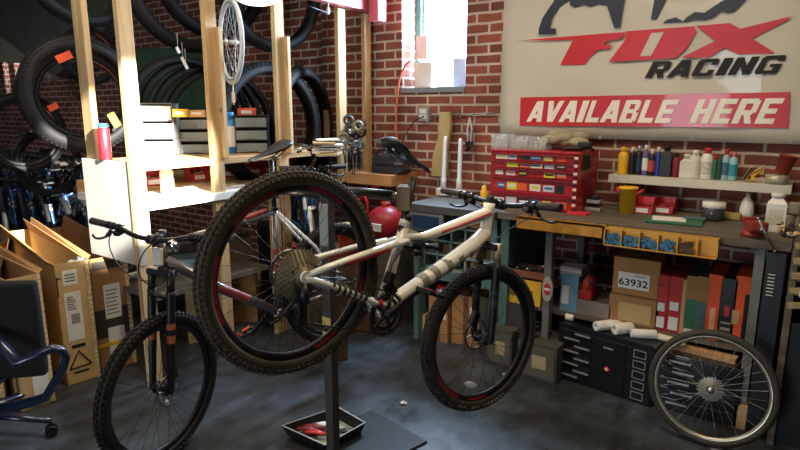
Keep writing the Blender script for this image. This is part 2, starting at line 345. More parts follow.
def wheel(parent, name, c, R, tr, S=None, rimm=BLK, decal=RED, tyrem=RUB, rotor=True, knob=84, decal_arcs=((.1, .22), (.6, .72)), spk=SPK, rimw=.024, rimd=.022, spn=32, hubm=BLK, extra=None, lbl=None, parts=True, rside=1, tread=.005):
    """axis along local y; every piece is its own sub-part"""
    w = empty(name, (0, 0, 0), parent=parent) if name else parent
    if lbl: w['label'] = lbl
    ax = (0, 1, 0); c = Vector(c)
    def nb(): q = MB(); q.xf = S; return q
    b = nb(); b.rev(tyre_prof(R, tr), c, ax, 64, True)
    if knob: knobs(b, c, ax, R, tr, knob, tread)
    b.build('tyre', tyrem, w)
    ri = R-2*tr*.93; b = nb()
    prof = [(ri+.004, rimw/2), (ri, rimw/2), (ri-rimd*.5, rimw*.46), (ri-rimd, rimw*.2), (ri-rimd, -rimw*.2), (ri-rimd*.5, -rimw*.46), (ri, -rimw/2), (ri+.004, -rimw/2), (ri-.004, 0)]
    def mf(a, k):
        if k in (1, 5):
            for u, v in decal_arcs:
                if u <= a <= v: return 1
        return 0
    b.rev(prof, c, ax, 72, True, mf=mf); b.build('rim', [rimm, decal], w)
    b = nb(); hw = .032
    for i in range(spn):
        s = 1 if i % 2 else -1; a = 2*PI*i/spn; a2 = a+(.55 if (i//2) % 2 else -.55)
        p0 = c+Vector((.026*math.cos(a2), s*hw, .026*math.sin(a2))); p1 = c+Vector(((ri-rimd)*math.cos(a), 0, (ri-rimd)*math.sin(a)))
        b.cyl(p0, p1, .0011, n=4, cap=False)
    b.build('spokes', spk, w)
    b = nb(); b.rev([(0, -.055), (.01, -.055), (.012, -.04), (.03, -.036), (.03, -.03), (.015, -.026), (.015, .026), (.03, .03), (.03, .036), (.012, .04), (.01, .055), (0, .055)], c, ax, 16); b.build('hub', hubm, w)
    if rotor:
        b = nb(); y = .042*rside
        b.rev([(.08, y), (.08, y+.002), (.066, y+.002), (.066, y)], c, ax, 40, True)
        for i in range(6):
            a = 2*PI*i/6; b.cyl(c+Vector((.02*math.cos(a), y+.001, .02*math.sin(a))), c+Vector((.068*math.cos(a+.5), y+.001, .068*math.sin(a+.5))), .004, n=6)
        b.build('brake_rotor', STEEL, w)
    return w
def disc_ring(b, c, ax, r, r0, y, teeth, th=.002):
    b.rev([(r, y), (r, y+th), (r0, y+th), (r0, y)], c, ax, max(24, teeth), True)
    M = frame_z(ax)
    for i in range(teeth):
        a = 2*PI*i/teeth; e = Vector((math.cos(a), math.sin(a), 0)); tg = Vector((-math.sin(a), math.cos(a), 0))
        b.box(Vector(c)+M @ (e*(r+.003)+Vector((0, 0, y+th/2))), (.008, .006, th), M @ Matrix((e, tg, (0, 0, 1))).transposed())
def saddle(parent, c, mt, tilt=0, L=.27):
    c = Vector(c); R = Matrix.Rotation(-tilt, 4, 'Y'); b = MB(); b.xf = Matrix.Translation(c) @ R
    b.loft([((-.13*L/.27, 0, .02), .03), ((-.12*L/.27, 0, .022), .066), ((-.07*L/.27, 0, .012), .072), ((-.01, 0, .004), .046), ((.06, 0, .003), .027), ((.12, 0, .002), .022), ((.145, 0, -.006), .012)], 14, True, flat=.3, up=(0, 0, 1))
    s = b.build('saddle', mt, parent)
    b = MB(); b.xf = Matrix.Translation(c) @ R
    for y in (.022, -.022): b.tube([(-.10, y, .0), (-.05, y, -.03), (.03, y, -.03), (.10, y*.4, -.004)], .0035, 6, smooth=1)
    b.box((-.01, 0, -.035), (.035, .05, .014)); b.build('saddle_rails', STEEL, s)
def grip_and_lever(parent, c, sy, ux, L, mt, S, barpts, levm=BLK, glen=.13):
    end = Vector(barpts[0]); inn = Vector(barpts[1]); d = (inn-end).normalized()
    b = MB(); b.xf = S; b.loft([(end, .014), (end+d*.004, .0175), (end+d*(glen-.008), .0165), (end+d*glen, .0185), (end+d*(glen+.006), .0185)], 12)
    b.build('grip', mt, parent)
    k = end+d*(glen+.035); b = MB(); b.xf = S; f = Vector(ux)
    b.rev([(.012, -.012), (.018, -.012), (.018, .012), (.012, .012)], k, d, 14, True)
    b.cyl(k+f*.012+Vector((0, 0, -.012)), k+f*.045-d*.01+Vector((0, 0, -.022)), .011, .009, 8)
    b.tube([k+f*.045-d*.01+Vector((0, 0, -.022)), k+f*.06-d*.05+Vector((0, 0, -.03)), k+f*.055-d*.10+Vector((0, 0, -.038)), k+f*.045-d*.125+Vector((0, 0, -.034))], .006, 6, smooth=1)
    b.build('brake_lever', levm, parent)
    b = MB(); b.xf = S; k2 = k+d*.045
    b.rev([(.012, -.01), (.017, -.01), (.017, .01), (.012, .01)], k2, d, 12, True); b.box(k2+Vector((0, 0, -.022))+f*.008, (.04, .035, .022), bev=.005); b.build('shifter', levm, parent)
def pose(Hr, Hf):
    x = (Hf-Hr).normalized(); h = Vector((x.x, x.y, 0)).normalized(); y = Vector((-h.y, h.x, 0)); z = x.cross(y)
    M = Matrix((x, y, z)).transposed().to_4x4(); M.translation = Hr; return M
# ---- bicycle A : white full suspension bike held in the stand
HrA, HfA = at(295, 273, 2.07), at(480.5, 337, 2.86)
MA = pose(HrA, HfA); WB = (HfA-HrA).length
A = empty('mountain_bike', M=MA, label='white and red full suspension mountain bike clamped in the repair stand', cat='bicycle')
BB = Vector((.455, 0, -.035)); HT = Vector((.905, 0, .60)); HB = Vector((.953, 0, .445)); AX = Vector((WB, 0, 0)); HD = (HB-HT).normalized()
STOP = Vector((.425, 0, .345))
dt = (BB-HB)
b = MB()
b.loft([(HB-HD*.035, .032), (HB+dt*.12-HD*.01, .036), (HB+dt*.5, .034), (HB+dt*.93, .03), (BB+Vector((0, 0, .01)), .03)], 14)
b.m = 2
for f0 in (.17, .27, .38, .5, .6):
    p = HB+dt*f0; q = HB+dt*(f0+.05); b.loft([(p, .0368), (q, .0364)], 14, False)
b.m = 0
TTs = Vector((.56, 0, .325)); TTh = HT+HD*.035
b.loft([(TTh, .030), (TTh*.8+TTs*.2, .027), (TTs, .02), (STOP+Vector((.015, 0, -.06)), .017)], 12)
b.m = 1; b.tube([TTh*.97+TTs*.03+Vector((0, -.0285, .006)), TTh*.6+TTs*.4+Vector((0, -.0265, .003)), TTh*.2+TTs*.8+Vector((0, -.0215, 0))], .0045, 6); b.m = 0
b.loft([(HT-HD*.012, .029), (HT+HD*.02, .026), (HB-HD*.03, .03), (HB+HD*.004, .034)], 16)
b.loft([(BB, .024), (STOP, .0195)], 12)                           # seat tube
b.loft([(STOP+Vector((-.004, 0, -.02)), .022), (STOP+Vector((-.003, 0, .012)), .0225)], 12)
b.poly3([STOP+Vector((.01, -.008, -.02)), STOP+Vector((.01, -.008, -.09)), TTs+Vector((-.02, -.008, -.015)), TTs+Vector((.01, -.008, .012))], (0, .016, 0))
b.cyl(BB+Vector((0, -.038, 0)), BB+Vector((0, .038, 0)), .024, n=16)
b.build('frame', [CREAM, RED, mat('band_grey', '827d6f', .4)], A, 'white frame with red pinstripe and grey bands')
for s, nm in ((-1, 'drive'), (1, 'far')):
    y0 = s*.055; b = MB(); PV = BB+Vector((-.02, s*.035, .03))
    b.loft([(Vector((-.01, s*.068, .0)), .012), (Vector((.03, s*.066, -.004)), .02), (Vector((.2, s*.06, .0)), .017), (Vector((.36, s*.045, -.008)), .017), (PV, .02)], 10, flat=.75, up=(0, 0, 1))
    b.m = 1; b.loft([(Vector((.385, s*.044, -.006)), .0195), (Vector((.405, s*.042, -.004)), .0198)], 10, False)
    b.m = 2
    for k in range(7): b.loft([(Vector((.12+k*.028, s*.0625, .0)), .0179), (Vector((.133+k*.028, s*.062, 0)), .0179)], 10, False)
    b.m = 0; b.cyl((0, s*.055, 0), (0, s*.078, 0), .022, n=14)
    b.build('chainstay', [CREAM, RED, INK], A)
    b = MB(); RP = Vector((.39, s*.03, .245))
    b.loft([(Vector((0, s*.069, .006)), .012), (Vector((.08, s*.065, .06)), .015), (Vector((.25, s*.052, .165)), .016), (RP, .018)], 10, flat=.8, up=(0, 0, 1))
    b.m = 1; b.loft([(Vector((.15, s*.0595, .094)), .0172), (Vector((.345, s*.0385, .207)), .019)], 10, False, flat=.8, up=(0, 0, 1))
    b.m = 0; b.loft([(Vector((.15, s*.059, .104)), .0165), (Vector((.34, s*.0375, .220)), .0165)], 10, False, flat=.7, up=(0, 0, 1))
    b.build('seatstay', [CREAM, RED], A)
b = MB(); b.m = 0
for s in (-1, 1): b.loft([(Vector((.385, s*.032, .24)), .017), (Vector((.44, s*.028, .275)), .02), (Vector((.475, s*.024, .265)), .014)], 8, flat=.5, up=(0, 0, 1))
b.cyl((.43, -.04, .262), (.43, .04, .262), .012); b.build('rocker_link', WHITE, A)
b = MB(); b.cyl((.475, 0, .265), (.565, 0, .285), .022, n=14); b.cyl((.56, 0, .284), (.65, 0, .302), .014, n=12)
for k in range(5): b.rev([(.018, -.002), (.027, -.002), (.027, .002), (.018, .002)], (.48+k*.016, 0, .266+k*.0035), (1, 0, .22), 14, True)
b.cyl((.50, -.02, .24), (.555, -.02, .25), .016, n=10); b.cyl((.645, -.02, .30), (.645, .02, .30), .011); b.build('rear_shock', BLK, A)
b = MB(); b.cyl(STOP+Vector((0, 0, -.05)), (.385, 0, .53), .0155, n=14); b.build('seatpost', BLK, A)
b = MB(); b.rev([(.0155, -.012), (.024, -.012), (.024, .012), (.0155, .012)], STOP+Vector((-.002, 0, .02)), (STOP-BB), 16, True); b.build('seat_clamp', BLK, A)
saddle(A, (.31, 0, .585), mat('saddle_black', '1c1d20', .45, var=.1), .02)
# steering assembly
SA = steerM(HB, HD, .13)
def fork(parent, HB, HD, AX, S, lowm, stm, dec, half=.062, crownm=BLK, decals=True, rise=.0):
    fk = empty('fork', parent=parent); up = -HD
    off = (AX-HB); ln = off.dot(HD); perp = (off-HD*ln)
    b = MB(); b.xf = S
    b.loft([(HB+HD*.005, .026), (HB+HD*.028, .026)], 14); b.box(HB+HD*.03+perp*.4, (.05, .15, .034), frame_z(HD).to_3x3() if 0 else Matrix.Rotation(math.atan2(HD.x, -HD.z)*-1, 3, 'Y'), bev=.01)
    b.build('fork_crown', crownm, fk)
    for s in (-1, 1):
        top = HB+HD*.012+perp*.4+Vector((0, s*half, 0)); mid = HB+HD*.125+perp*.62+Vector((0, s*half, 0)); ax = AX+Vector((0, s*half, 0))
        b = MB(); b.xf = S; b.cyl(top, mid, .0185, n=14); b.build('stanchion', stm, fk)
        b = MB(); b.xf = S; b.loft([(mid-HD*.01, .022), (mid+HD*.01, .021), (ax*.4+mid*.6, .02), (ax*.9+mid*.1, .017), (ax, .016), (ax+HD*.015, .01)], 14)
        if decals:
            b.m = 1
            for u0, u1 in ((.3, .36), (.42, .5)): b.loft([(mid*(1-u0)+ax*u0, .0214), (mid*(1-u1)+ax*u1, .0202)], 14, False)
        b.build('fork_lower', [lowm, dec], fk)
    b = MB(); b.xf = S; m = HB+HD*.145+perp*.7
    b.tube([m+Vector((0, -half, 0)), m+Vector((.03, -half*.7, .02)), m+Vector((.035, 0, .04)), m+Vector((.03, half*.7, .02)), m+Vector((0, half, 0))], .011, 8, smooth=2)
    b.cyl(AX+Vector((0, -half-.01, 0)), AX+Vector((0, half+.01, 0)), .008); b.build('fork_arch', lowm, fk)
    b = MB(); b.xf = S; b.box(AX+Vector((-.045, half-.012, .075)), (.04, .035, .07), bev=.008); b.build('brake_caliper', BLK, fk)
    return fk
fork(A, HB, HD, AX, SA, BLK, mat('bronze_stanchion', 'a08c68', .4, .3), mat('fork_decal', '3a3a3a', .5))
def bars(parent, HT, HD, S, half, barm, gripm, rise=.02, stemL=.07, stemm=BLK, up=.02, glen=.13, sweep=.05, levm=BLK, spread=1):
    p0 = HT-HD*up; f = Vector((1, 0, .1)).normalized(); p1 = p0+f*stemL-HD*.005
    b = MB(); b.xf = S; b.cyl(HT-HD*.01, p0-HD*.03, .018, n=12); b.loft([(p0-HD*.008, .019), (p1, .015)], 10); b.cyl(p1+Vector((0, -.024, 0)), p1+Vector((0, .024, 0)), .023, n=14); b.build('stem', stemm, parent)
    pts = lambda s: [p1+Vector((-sweep, s*half, rise)), p1+Vector((-.02, s*half*.5, rise)), p1+Vector((0, s*.1, .004)), p1]
    L, R_ = pts(1), pts(-1)
    b = MB(); b.xf = S; b.tube(L+R_[::-1][1:], .0125, 10, smooth=2); b.build('handlebar', barm, parent)
    for s, q in ((1, L), (-1, R_)): grip_and_lever(parent, None, s, Vector((.9, 0, -.35)).normalized(), .1, gripm, S, q, levm, glen)
    return p1
pA = bars(A, HT, HD, SA, .40, BLK, GRIP, .015, .075)
wheel(A, 'rear_wheel', (0, 0, 0), .368, .029, None, BLK, mat('rim_red', 'a8202a', .4), RUBB, rotor=True, knob=104, decal_arcs=((.03, .13), (.2, .29), (.45, .5), (.58, .63), (.86, .98)), lbl='rear wheel with worn brown knobbly tyre and red decals on the rim')
wheel(A, 'front_wheel', AX, .368, .029, SA, BLK, mat('rim_red', 'a8202a', .4), RUB, knob=100, decal_arcs=((.03, .1), (.66, .71), (.76, .86)), lbl='front wheel in the fork with white oval reflector')
def cassette(parent, m=CASS, r=.09):
    b = MB()
    for k in range(9): disc_ring(b, (0, 0, 0), (0, -1, 0), r-k*.0068, r-k*.0068-.022, .026+k*.0042, 36-3*k)
    b.rev([(.03, .024), (.03, .066), (0, .066)], (0, 0, 0), (0, -1, 0), 20)
    b.rev([(r-.012, .0265), (.03, .0265)], (0, 0, 0), (0, -1, 0), 36); b.build('cassette', m, parent)
def derail(parent, drop=1):
    b = MB(); b.loft([((.0, -.075, -.025), .012), ((.01, -.085, -.06), .018), ((.03, -.085, -.085), .014)], 8)
    for c in ((.02, -.062, -.075), (.055, -.062, -.145)): disc_ring(b, c, (0, -1, 0), .018, .004, -.003, 11, .005)
    b.poly3([(.005, -.072, -.07), (.035, -.072, -.065), (.07, -.072, -.145), (.045, -.072, -.16)], (0, .004, 0)); b.build('rear_derailleur', BLK, parent)
def crank(parent, BB, ang, rm=BLK, am=BLK, rad=(.088, .068), L=.175, pedm=BLK, left=True):
    b = MB()
    for k, r in enumerate(rad): disc_ring(b, BB, (0, -1, 0), r, r-.012, .048-k*.008, int(r*480))
    for i in range(5):
        a = 2*PI*i/5+.4; b.cyl(BB+Vector((0, -.046, 0)), BB+Vector((rad[0]*.9*math.cos(a), -.046, rad[0]*.9*math.sin(a))), .008, n=6)
    b.cyl(BB+Vector((0, -.065, 0)), BB+Vector((0, -.04, 0)), .02, n=14); b.build('chainring', rm, parent)
    for s, aa in ((-1, ang), (1, ang+PI)):
        d = Vector((math.cos(aa), 0, math.sin(aa))); b = MB(); o = BB+Vector((0, s*.066, 0)); e = o+d*L+Vector((0, s*.012, 0))
        b.loft([(o-d*.015, .017), (o+d*.02, .018), (o+d*L*.5, .013), (e, .015), (e+d*.012, .009)], 8, flat=.6, up=(0, 1, 0)); b.build('crank_arm', am, parent)
        b = MB(); pc = e+Vector((0, s*.06, 0)); b.cyl(e, e+Vector((0, s*.11, 0)), .007, n=8)
        for dx in (-.038, .038): b.box(pc+Vector((dx, 0, 0)), (.014, .085, .018), bev=.003)
        for dy in (-.036, 0, .036): b.box(pc+Vector((0, dy, 0)), (.08, .012, .014), bev=.002)
        b.m = 1; b.box(pc+Vector((0, 0, .011)), (.05, .012, .008)); b.box(pc+Vector((.047, 0, 0)), (.004, .05, .012)); b.build('pedal', [pedm, ORNG], parent)
def chain(parent, BB, r=.084, m=DKST):
    b = MB(); pts = [Vector((0, -.05, .05)), BB+Vector((0, -.048, r))]+[BB+Vector((r*math.cos(a), -.048, r*math.sin(a))) for a in (1.2, .8, .3, 0, -.4, -.9, -1.3)]+[BB+Vector((-.01, -.048, -r)), Vector((.07, -.06, -.155)), Vector((.045, -.06, -.13)), Vector((.03, -.06, -.09)), Vector((-.02, -.056, -.045)), Vector((-.048, -.052, 0)), Vector((-.03, -.05, .04))]
    b.loft([(p, .0035) for p in pts], 6, closed=True); b.build('chain', m, parent)
cassette(A); derail(A)
b = MB(); b.box(BB+Vector((-.02, -.04, .10)), (.07, .012, .05), Matrix.Rotation(.5, 3, 'Y'), bev=.004); b.box(BB+Vector((-.035, -.03, .14)), (.03, .04, .05), bev=.006); b.tube([BB+Vector((-.04, -.03, .15)), BB+Vector((-.05, -.03, .22)), BB+Vector((.02, -.02, .3)), BB+Vector((.1, 0, .28))], .003, 6, smooth=2); b.build('front_derailleur', BLK, A); crank(A, BB, .93); chain(A, BB)
b = MB(); b.xf = SA; b.sph(AX+Vector((.035, -.005, -.235)), .045, 16, sy=.1, sz=.36); b.build('spoke_reflector', WHITE, A, 'white reflector between front spokes')
for s, q in ((-1, .12), (1, -.1)):
    b = MB(); p1 = pA; b.tube([p1+Vector((.01, s*.2, -.01)), p1+Vector((.09, s*.13, -.02)), p1+Vector((.10, s*.03, -.09)), HB+Vector((.05, s*.03, .02)), HB+Vector((-.02, s*.03, -.03)), HB*.7+BB*.3+Vector((.0, s*.03, 0))], .0028, 6, smooth=3); b.build('cable', BLK, A)
# tyre lettering, small pale marks low on the front sidewall
b = MB(); b.xf = SA
for k in range(17):
    if k in (3, 4, 8): continue
    a = -1.62+k*.055; r = .345; e = Vector((math.cos(a), 0, math.sin(a)))
    b.box(AX+e*r+Vector((0, -.027, 0)), (.011, .003, .014), Matrix.Rotation(-a-PI/2, 3, 'Y'))
b.build('tyre_lettering', mat('cream_print', 'c9c08f', .7, var=0), A)
# ---- repair stand
P0 = Vector((onZ(334, 478, 0).x, onZ(334, 478, 0).y, 0))
T = empty('repair_stand', (P0.x, P0.y, 0), label='grey steel repair stand whose clamp holds the white and red bike', cat='repair stand')
pt = zat(P0, 186)
b = MB(); b.bb(-.023, .023, -.023, .023, .012, pt, bev=.004); b.build('pole', mat('pole_steel', '4d4844', .5, .3, .1), T)
b = MB(); q = [onZ(x, y, 0)-P0 for x, y in ((276, 452), (372, 412), (427, 443))]; q4 = q[0]+q[2]-q[1]
b.poly3([(v.x, v.y, .0) for v in (q[0], q[1], q[2], q4)], (0, 0, .012)); b.build('base_plate', mat('plate_steel', '2e2e2d', .5, .5, .2), T)
cl = MA @ Vector((.398, 0, .455)); cl = cl-P0
b = MB(); b.cyl((0, 0, pt-.03), (0, 0, pt+.02), .034, n=14); hd = Vector((cl.x, cl.y, 0)).normalized(); e = cl-hd*.07
b.cyl((0, 0, pt-.01), e, .017, n=12); b.build('clamp_arm', BLK, T)
R3 = Matrix.Rotation(math.atan2(hd.y, hd.x), 3, 'Z')
b = MB()
for s in (-1, 1): b.box(cl+R3 @ Vector((-.022, s*.026, -.01)), (.055, .018, .10), R3, bev=.004)
b.cyl(cl+R3 @ Vector((-.06, -.05, 0)), cl+R3 @ Vector((-.06, .05, 0)), .008); b.build('clamp_jaw', mat('jaw_tan', '8f7b5c', .6), T)
b = MB(); zz = zat(P0, 316); z2 = zat(P0, 338); b.bb(-.0235, .0235, -.0245, -.0225, z2, zz); b.bb(-.0245, -.0225, -.0235, .0235, z2, zz); b.build('sticker', mat('cream_sticker', 'c9b36a', .7), T)
b = MB(); b.bb(-.0238, .0238, -.026, -.022, zat(P0, 245), zat(P0, 203)); b.build('label_plate', LGREY, T)
# ---- bicycle B : dark hardtail with its rear lifted by a second stand
HfB = at(161, 388, 2.81)
a_ = math.radians(47); dz = .285; w_ = math.sqrt(1.14**2-dz*dz)
HrB = Vector((HfB.x+w_*(RT[0]*math.cos(a_)+FW[0]*math.sin(a_)), HfB.y+w_*(RT[1]*math.cos(a_)+FW[1]*math.sin(a_)), HfB.z+dz))
MBk = pose(HrB, HfB)
def hardtail(name, label, M, wb, R, cols, HT, HB, BB, SP, ST, steer=0, group=None, full=True, tr=.027, forkm=BLK, saddletilt=0, barhalf=.33, knob=80, steer_dec=ORNG, reflect=False):
    fm, dm, sm = cols
    t = empty(name, M=M, label=label, cat='bicycle', group=group)
    HT, HB, BB, SP, ST = (Vector(v) for v in (HT, HB, BB, SP, ST)); AX = Vector((wb, 0, 0)); HD = (HB-HT).normalized(); S = steerM(HB, HD, steer)
    b = MB(); b.loft([(HB-HD*.03, .026), (HB*.5+BB*.5, .025), (BB, .024)], 12); b.m = 1; b.loft([(HB*.7+BB*.3, .0262), (HB*.3+BB*.7, .0257)], 12, False); b.m = 0
    b.loft([(HT+HD*.03, .021), (SP+(BB-SP)*.03, .016)], 12); b.m = 1; b.loft([(HT*.42+SP*.58+HD*.012, .0190), (HT*.08+SP*.92+HD*.004, .0168)], 12, False); b.m = 0
    b.loft([(HT, .024), (HB, .026)], 14); b.loft([(BB, .02), (SP, .0165)], 12); b.m = 1; b.loft([(BB*.62+SP*.38, .0195), (BB*.38+SP*.62, .0188)], 12, False); b.m = 0
    b.cyl(BB+Vector((0, -.036, 0)), BB+Vector((0, .036, 0)), .022, n=14)
    b.build('frame', [fm, dm], t)
    for s in (-1, 1):
        b = MB(); b.loft([(Vector((0, s*.066, 0)), .009), (Vector((.12, s*.06, -.004)), .011), (BB+Vector((-.03, s*.03, 0)), .012)], 8); b.cyl((0, s*.06, 0), (0, s*.072, 0), .016); b.build('chainstay', fm, t)
        b = MB(); b.loft([(Vector((0, s*.066, 0)), .008), (Vector((.1, s*.055, SP.z*.5)), .0095), (SP+(BB-SP)*.05+Vector((-.012, s*.018, 0)), .009)], 8); b.build('seatstay', sm, t)
    b = MB(); b.cyl(SP+(BB-SP)*.1, ST-Vector((0, 0, .035)), .0136, n=12); b.rev([(.0136, -.01), (.021, -.01), (.021, .01), (.0136, .01)], SP, (SP-BB), 14, True); b.build('seatpost', BLK, t)
    saddle(t, ST, BLK, saddletilt)
    fork(t, HB, HD, AX, S, forkm, DKST, steer_dec, half=.058)
    bars(t, HT, HD, S, barhalf, BLK, GRIP, .03, .06)
    wheel(t, 'rear_wheel', (0, 0, 0), R, tr, None, BLK, BLK, RUBK, knob=knob, rotor=full); wheel(t, 'front_wheel', AX, R, tr, S, BLK, BLK, RUBK, knob=knob, rotor=full, tread=.008)
    cassette(t, CASS if full else DKST, .06); crank(t, BB, -.5, rad=(.085, .06)); 
    if full:
        derail(t); chain(t, BB, .085)
    for s in (1, -1):
        b = MB(); p1 = HT+Vector((.04, 0, .06)); b.tube([p1+Vector((.03, s*.2, .02)), p1+Vector((.13, s*.2, .0)), p1+Vector((.16, s*.1, -.13)), HB+Vector((.08, s*.06, -.08)), HB+Vector((-.03, s*.02, -.02))], .0028, 6, smooth=3); b.build('cable', BLK, t)
    return t, S
GM = mat('gunmetal_frame', '6e6a6c', .3, .5, .08, coat=.4)
WBb = (HfB-HrB).length
TB, SB = hardtail('mountain_bike', 'dark grey mountain bike with red accents, front wheel on floor beside cardboard cartons', MBk, WBb, .37, (GM, mat('dull_red', '8a3a3a', .4), WHITE),
    (.895, 0, .685), (.932, 0, .57), (.415, 0, .03), (.262, 0, .60), (.205, 0, .895), steer=-.36, barhalf=.43, steer_dec=mat('fork_orange', 'b05a34', .5))
# second arm of the repair stand holds the seat post of bicycle B
T = [o for o in bpy.data.objects if o.name == 'repair_stand'][0]; c2 = MBk @ Vector((.24, 0, .70))-P0; hd = Vector((c2.x, c2.y, 0)).normalized(); R3 = Matrix.Rotation(math.atan2(hd.y, hd.x), 3, 'Z')
b = MB(); b.cyl((0, 0, pt-.04), c2-hd*.06, .017, n=12); b.build('clamp_arm', BLK, T)
b = MB()
for s_ in (-1, 1): b.box(c2+R3 @ Vector((-.02, s_*.026, 0)), (.055, .018, .10), R3, bev=.004)
b.build('clamp_jaw', mat('jaw_tan', '8f7b5c', .6), T)
b = MB(); b.xf = SB; b.box((.945, 0, .625), (.02, .05, .085), Matrix.Rotation(-.3, 3, 'Y'), bev=.006); b.build('head_badge', mat('badge_cream', 'cfcab8', .4), TB, 'pale plate in front of the stem')
b = MB(); b.xf = MBk @ SB; b.rev([(0, -.014), (.028, -.014), (.03, 0), (.028, .014), (0, .014)], (.99, .16, .72), (1, 0, 0), 16); o = b.build('bell', CHROME); o.parent = TB; o.matrix_parent_inverse = TB.matrix_world.inverted()
# ---- bicycle C : blue, propped behind on a crate
c0 = onZ(322, 285, .55); CT = at(318, 262, 3.95)
d = Vector((RT[0]*.35-FW[0]*.94, RT[1]*.35-FW[1]*.94, 0)).normalized()
H2 = at(322, 240, 3.95); H1 = H2-d*.8
M = pose(H1, H2)
TC_, _ = hardtail('kids_bicycle', 'small blue and white bicycle on a crate behind the big brown-tyred wheel', M, .8, .25, (mat('blue_frame', '3a6fae', .3, coat=.4), WHITE, mat('blue_stay', '3a6fae', .3)),
    (.60, 0, .42), (.645, 0, .32), (.32, 0, -.01), (.19, 0, .34), (.16, 0, .40), full=False, knob=60, tr=.024, barhalf=.24, forkm=ALU, steer_dec=ALU)
zc = H2.z-.25
if zc > .05:
    b = MB(); m = (H1+H2)/2; R3 = Matrix.Rotation(math.atan2(d.y, d.x), 3, 'Z'); b.box((0, 0, zc/2), (1.1, .26, zc), R3, bev=.005)
    b.build('crate', wood_mat('crate_wood', '3a2f25', '5c4a36', 0), label='long dark wooden crate under the small blue bicycle', cat='crate', loc=(m.x, m.y, 0))
# ---- stock bicycles hanging in a row, far left
KB = []
for px_, t_, c_ in ((3, 5.9, '22303f'), (16, 5.8, '2c4a78'), (30, 5.7, '1c2230'), (44, 5.6, '31506e'), (58, 5.45, '23262d'), (70, 5.35, '1f3a5e'), (84, 5.3, '2b3550'), (24, 6.6, '3a5c86')):
    p_ = at(px_, 200, t_); KB.append(((p_.x, p_.y), c_))
LB = ['navy stock bicycle cut by the left edge in the row above the cartons', 'bright blue stock bicycle, second from the left edge in the row', 'black stock bicycle, third from the left edge in the row', 'steel blue stock bicycle, fourth from the left edge in the row', 'charcoal stock bicycle, fifth from the left edge in the row', 'deep blue stock bicycle, second from the timber rack in the row', 'slate stock bicycle nearest the timber rack in the row', 'pale blue stock bicycle in the second row behind the others']
proto = None
b = MB(); b.xf = Matrix.Rotation(-.1, 4, 'Z'); b.bb(-1.7, 1.4, -.62, 1.0, 0, .299, bev=.01); b.build('platform', DARKWOOD, label='low dark platform carrying the row of stock bicycles', cat='platform', loc=(-5.9, 2.75, 0))
for i, ((x, y), cc) in enumerate(KB):
    ang = -.35+.06*i; d = Vector((math.cos(ang), math.sin(ang), 0)); o = Vector((x, y, .336+.30)); M = pose(o-d*.5, o+d*.5)
    fm = mat('stock_frame_%s' % cc, cc, .2, .3, 0, coat=.6)
    if proto is None:
        proto, _ = hardtail('stock_bicycle', LB[i], M, 1.0, .335, (fm, ALU, fm), (.76, 0, .56), (.81, 0, .43), (.40, 0, -.04), (.26, 0, .45), (.22, 0, .62), full=False, knob=0, barhalf=.3, group='stock bicycles in the far left row', forkm=mat('stock_fork_glint', '47699a', .25, .6, 0), steer_dec=ALU)  # blue fork colour stands for the cool glints along the row
    else:
        c_ = dup(proto, M=M, label=LB[i])
        for k in ALLKIDS(c_):
            if k.name.startswith(('frame', 'chainstay', 'seatstay')): k.data = k.data.copy(); k.data.materials[0] = fm
        if i >= 3:
            for k in ALLKIDS(c_):
                if k.name.startswith('cable'): bpy.data.objects.remove(k)
# ---- hanging tyres and wheels behind the timber rack
BRM = (0, 1, 0)
def hang_tyre(pxl, pxr, pyt, pyb, t, yaw_, label, name='bicycle_tyre', wide=.05, R=None, rim=False, tag_=False, cat='tyre', group=None, lip=None):
    c = at((pxl+pxr)/2, (pyt+pyb)/2, t); R = R or (pyb-pyt)/2*t/FL
    ax = Vector((math.cos(yaw_), math.sin(yaw_), 0))
    if rim:
        T = empty(name, c, rz=yaw_-PI/2, label=label, cat=cat, group=group); wheel(T, None, (0, 0, 0), R, wide, None, BLK, mat('rim_reflection', '8a4a26', .4), RUBK, rotor=False, knob=70, decal_arcs=((.3, .42),))  # orange arc is a reflection painted on the rim
        return T
    b = MB(); b.rev(tyre_prof(R, wide, gap=.9), (0, 0, 0), ax, 56, True); knobs(b, (0, 0, 0), ax, R, wide, 76, .003, (-.9, -.3, .3, .9))
    return b.build(name, RUBK, None, label, cat, group, loc=c)
va = lambda x: math.atan2(ray(x, 110)[1], ray(x, 110)[0])
GT = 'tyres hung on hooks behind the timber rack'
hang_tyre(32, 132, 38, 152, 3.95, va(76)+.30, 'large black tyre with orange label hanging between the two left posts', wide=.055, group=GT)
o = hang_tyre(36, 122, -100, 24, 4.1, va(80)+.5, 'black tyre cut by the top edge, hanging left of the first post', group=GT)
hang_tyre(138, 236, -88, 50, 4.6, va(180)+.55, 'wide black tyre cut by the top edge, right of the sunlit second post', wide=.06, group=GT)
hang_tyre(170, 252, -80, 36, 4.9, va(200)+.4, 'black tyre cut by the top edge, hanging behind the pale wheel', wide=.06, group=GT)
hang_tyre(236, 306, -70, 50, 4.7, va(270)+.6, 'broad black tyre under the round white lamp, behind the third brace post', wide=.055, group=GT)
for k in range(4):
    hang_tyre(140+k*13, 232+k*11, 58+k*4, 178+k*4, 4.6+k*.1, va(185)+.45, ['outermost of the nested black tyres above the white drawers', 'second of the nested black tyres above the white drawers', 'third of the nested black tyres above the white drawers', 'innermost of the nested black tyres beside the blue spray can'][k], wide=.034, group=GT)
hang_tyre(236, 305, 64, 190, 4.7, va(270)+.65, 'broad black tyre hanging below the lamp, bricks showing through it', wide=.06, group=GT)
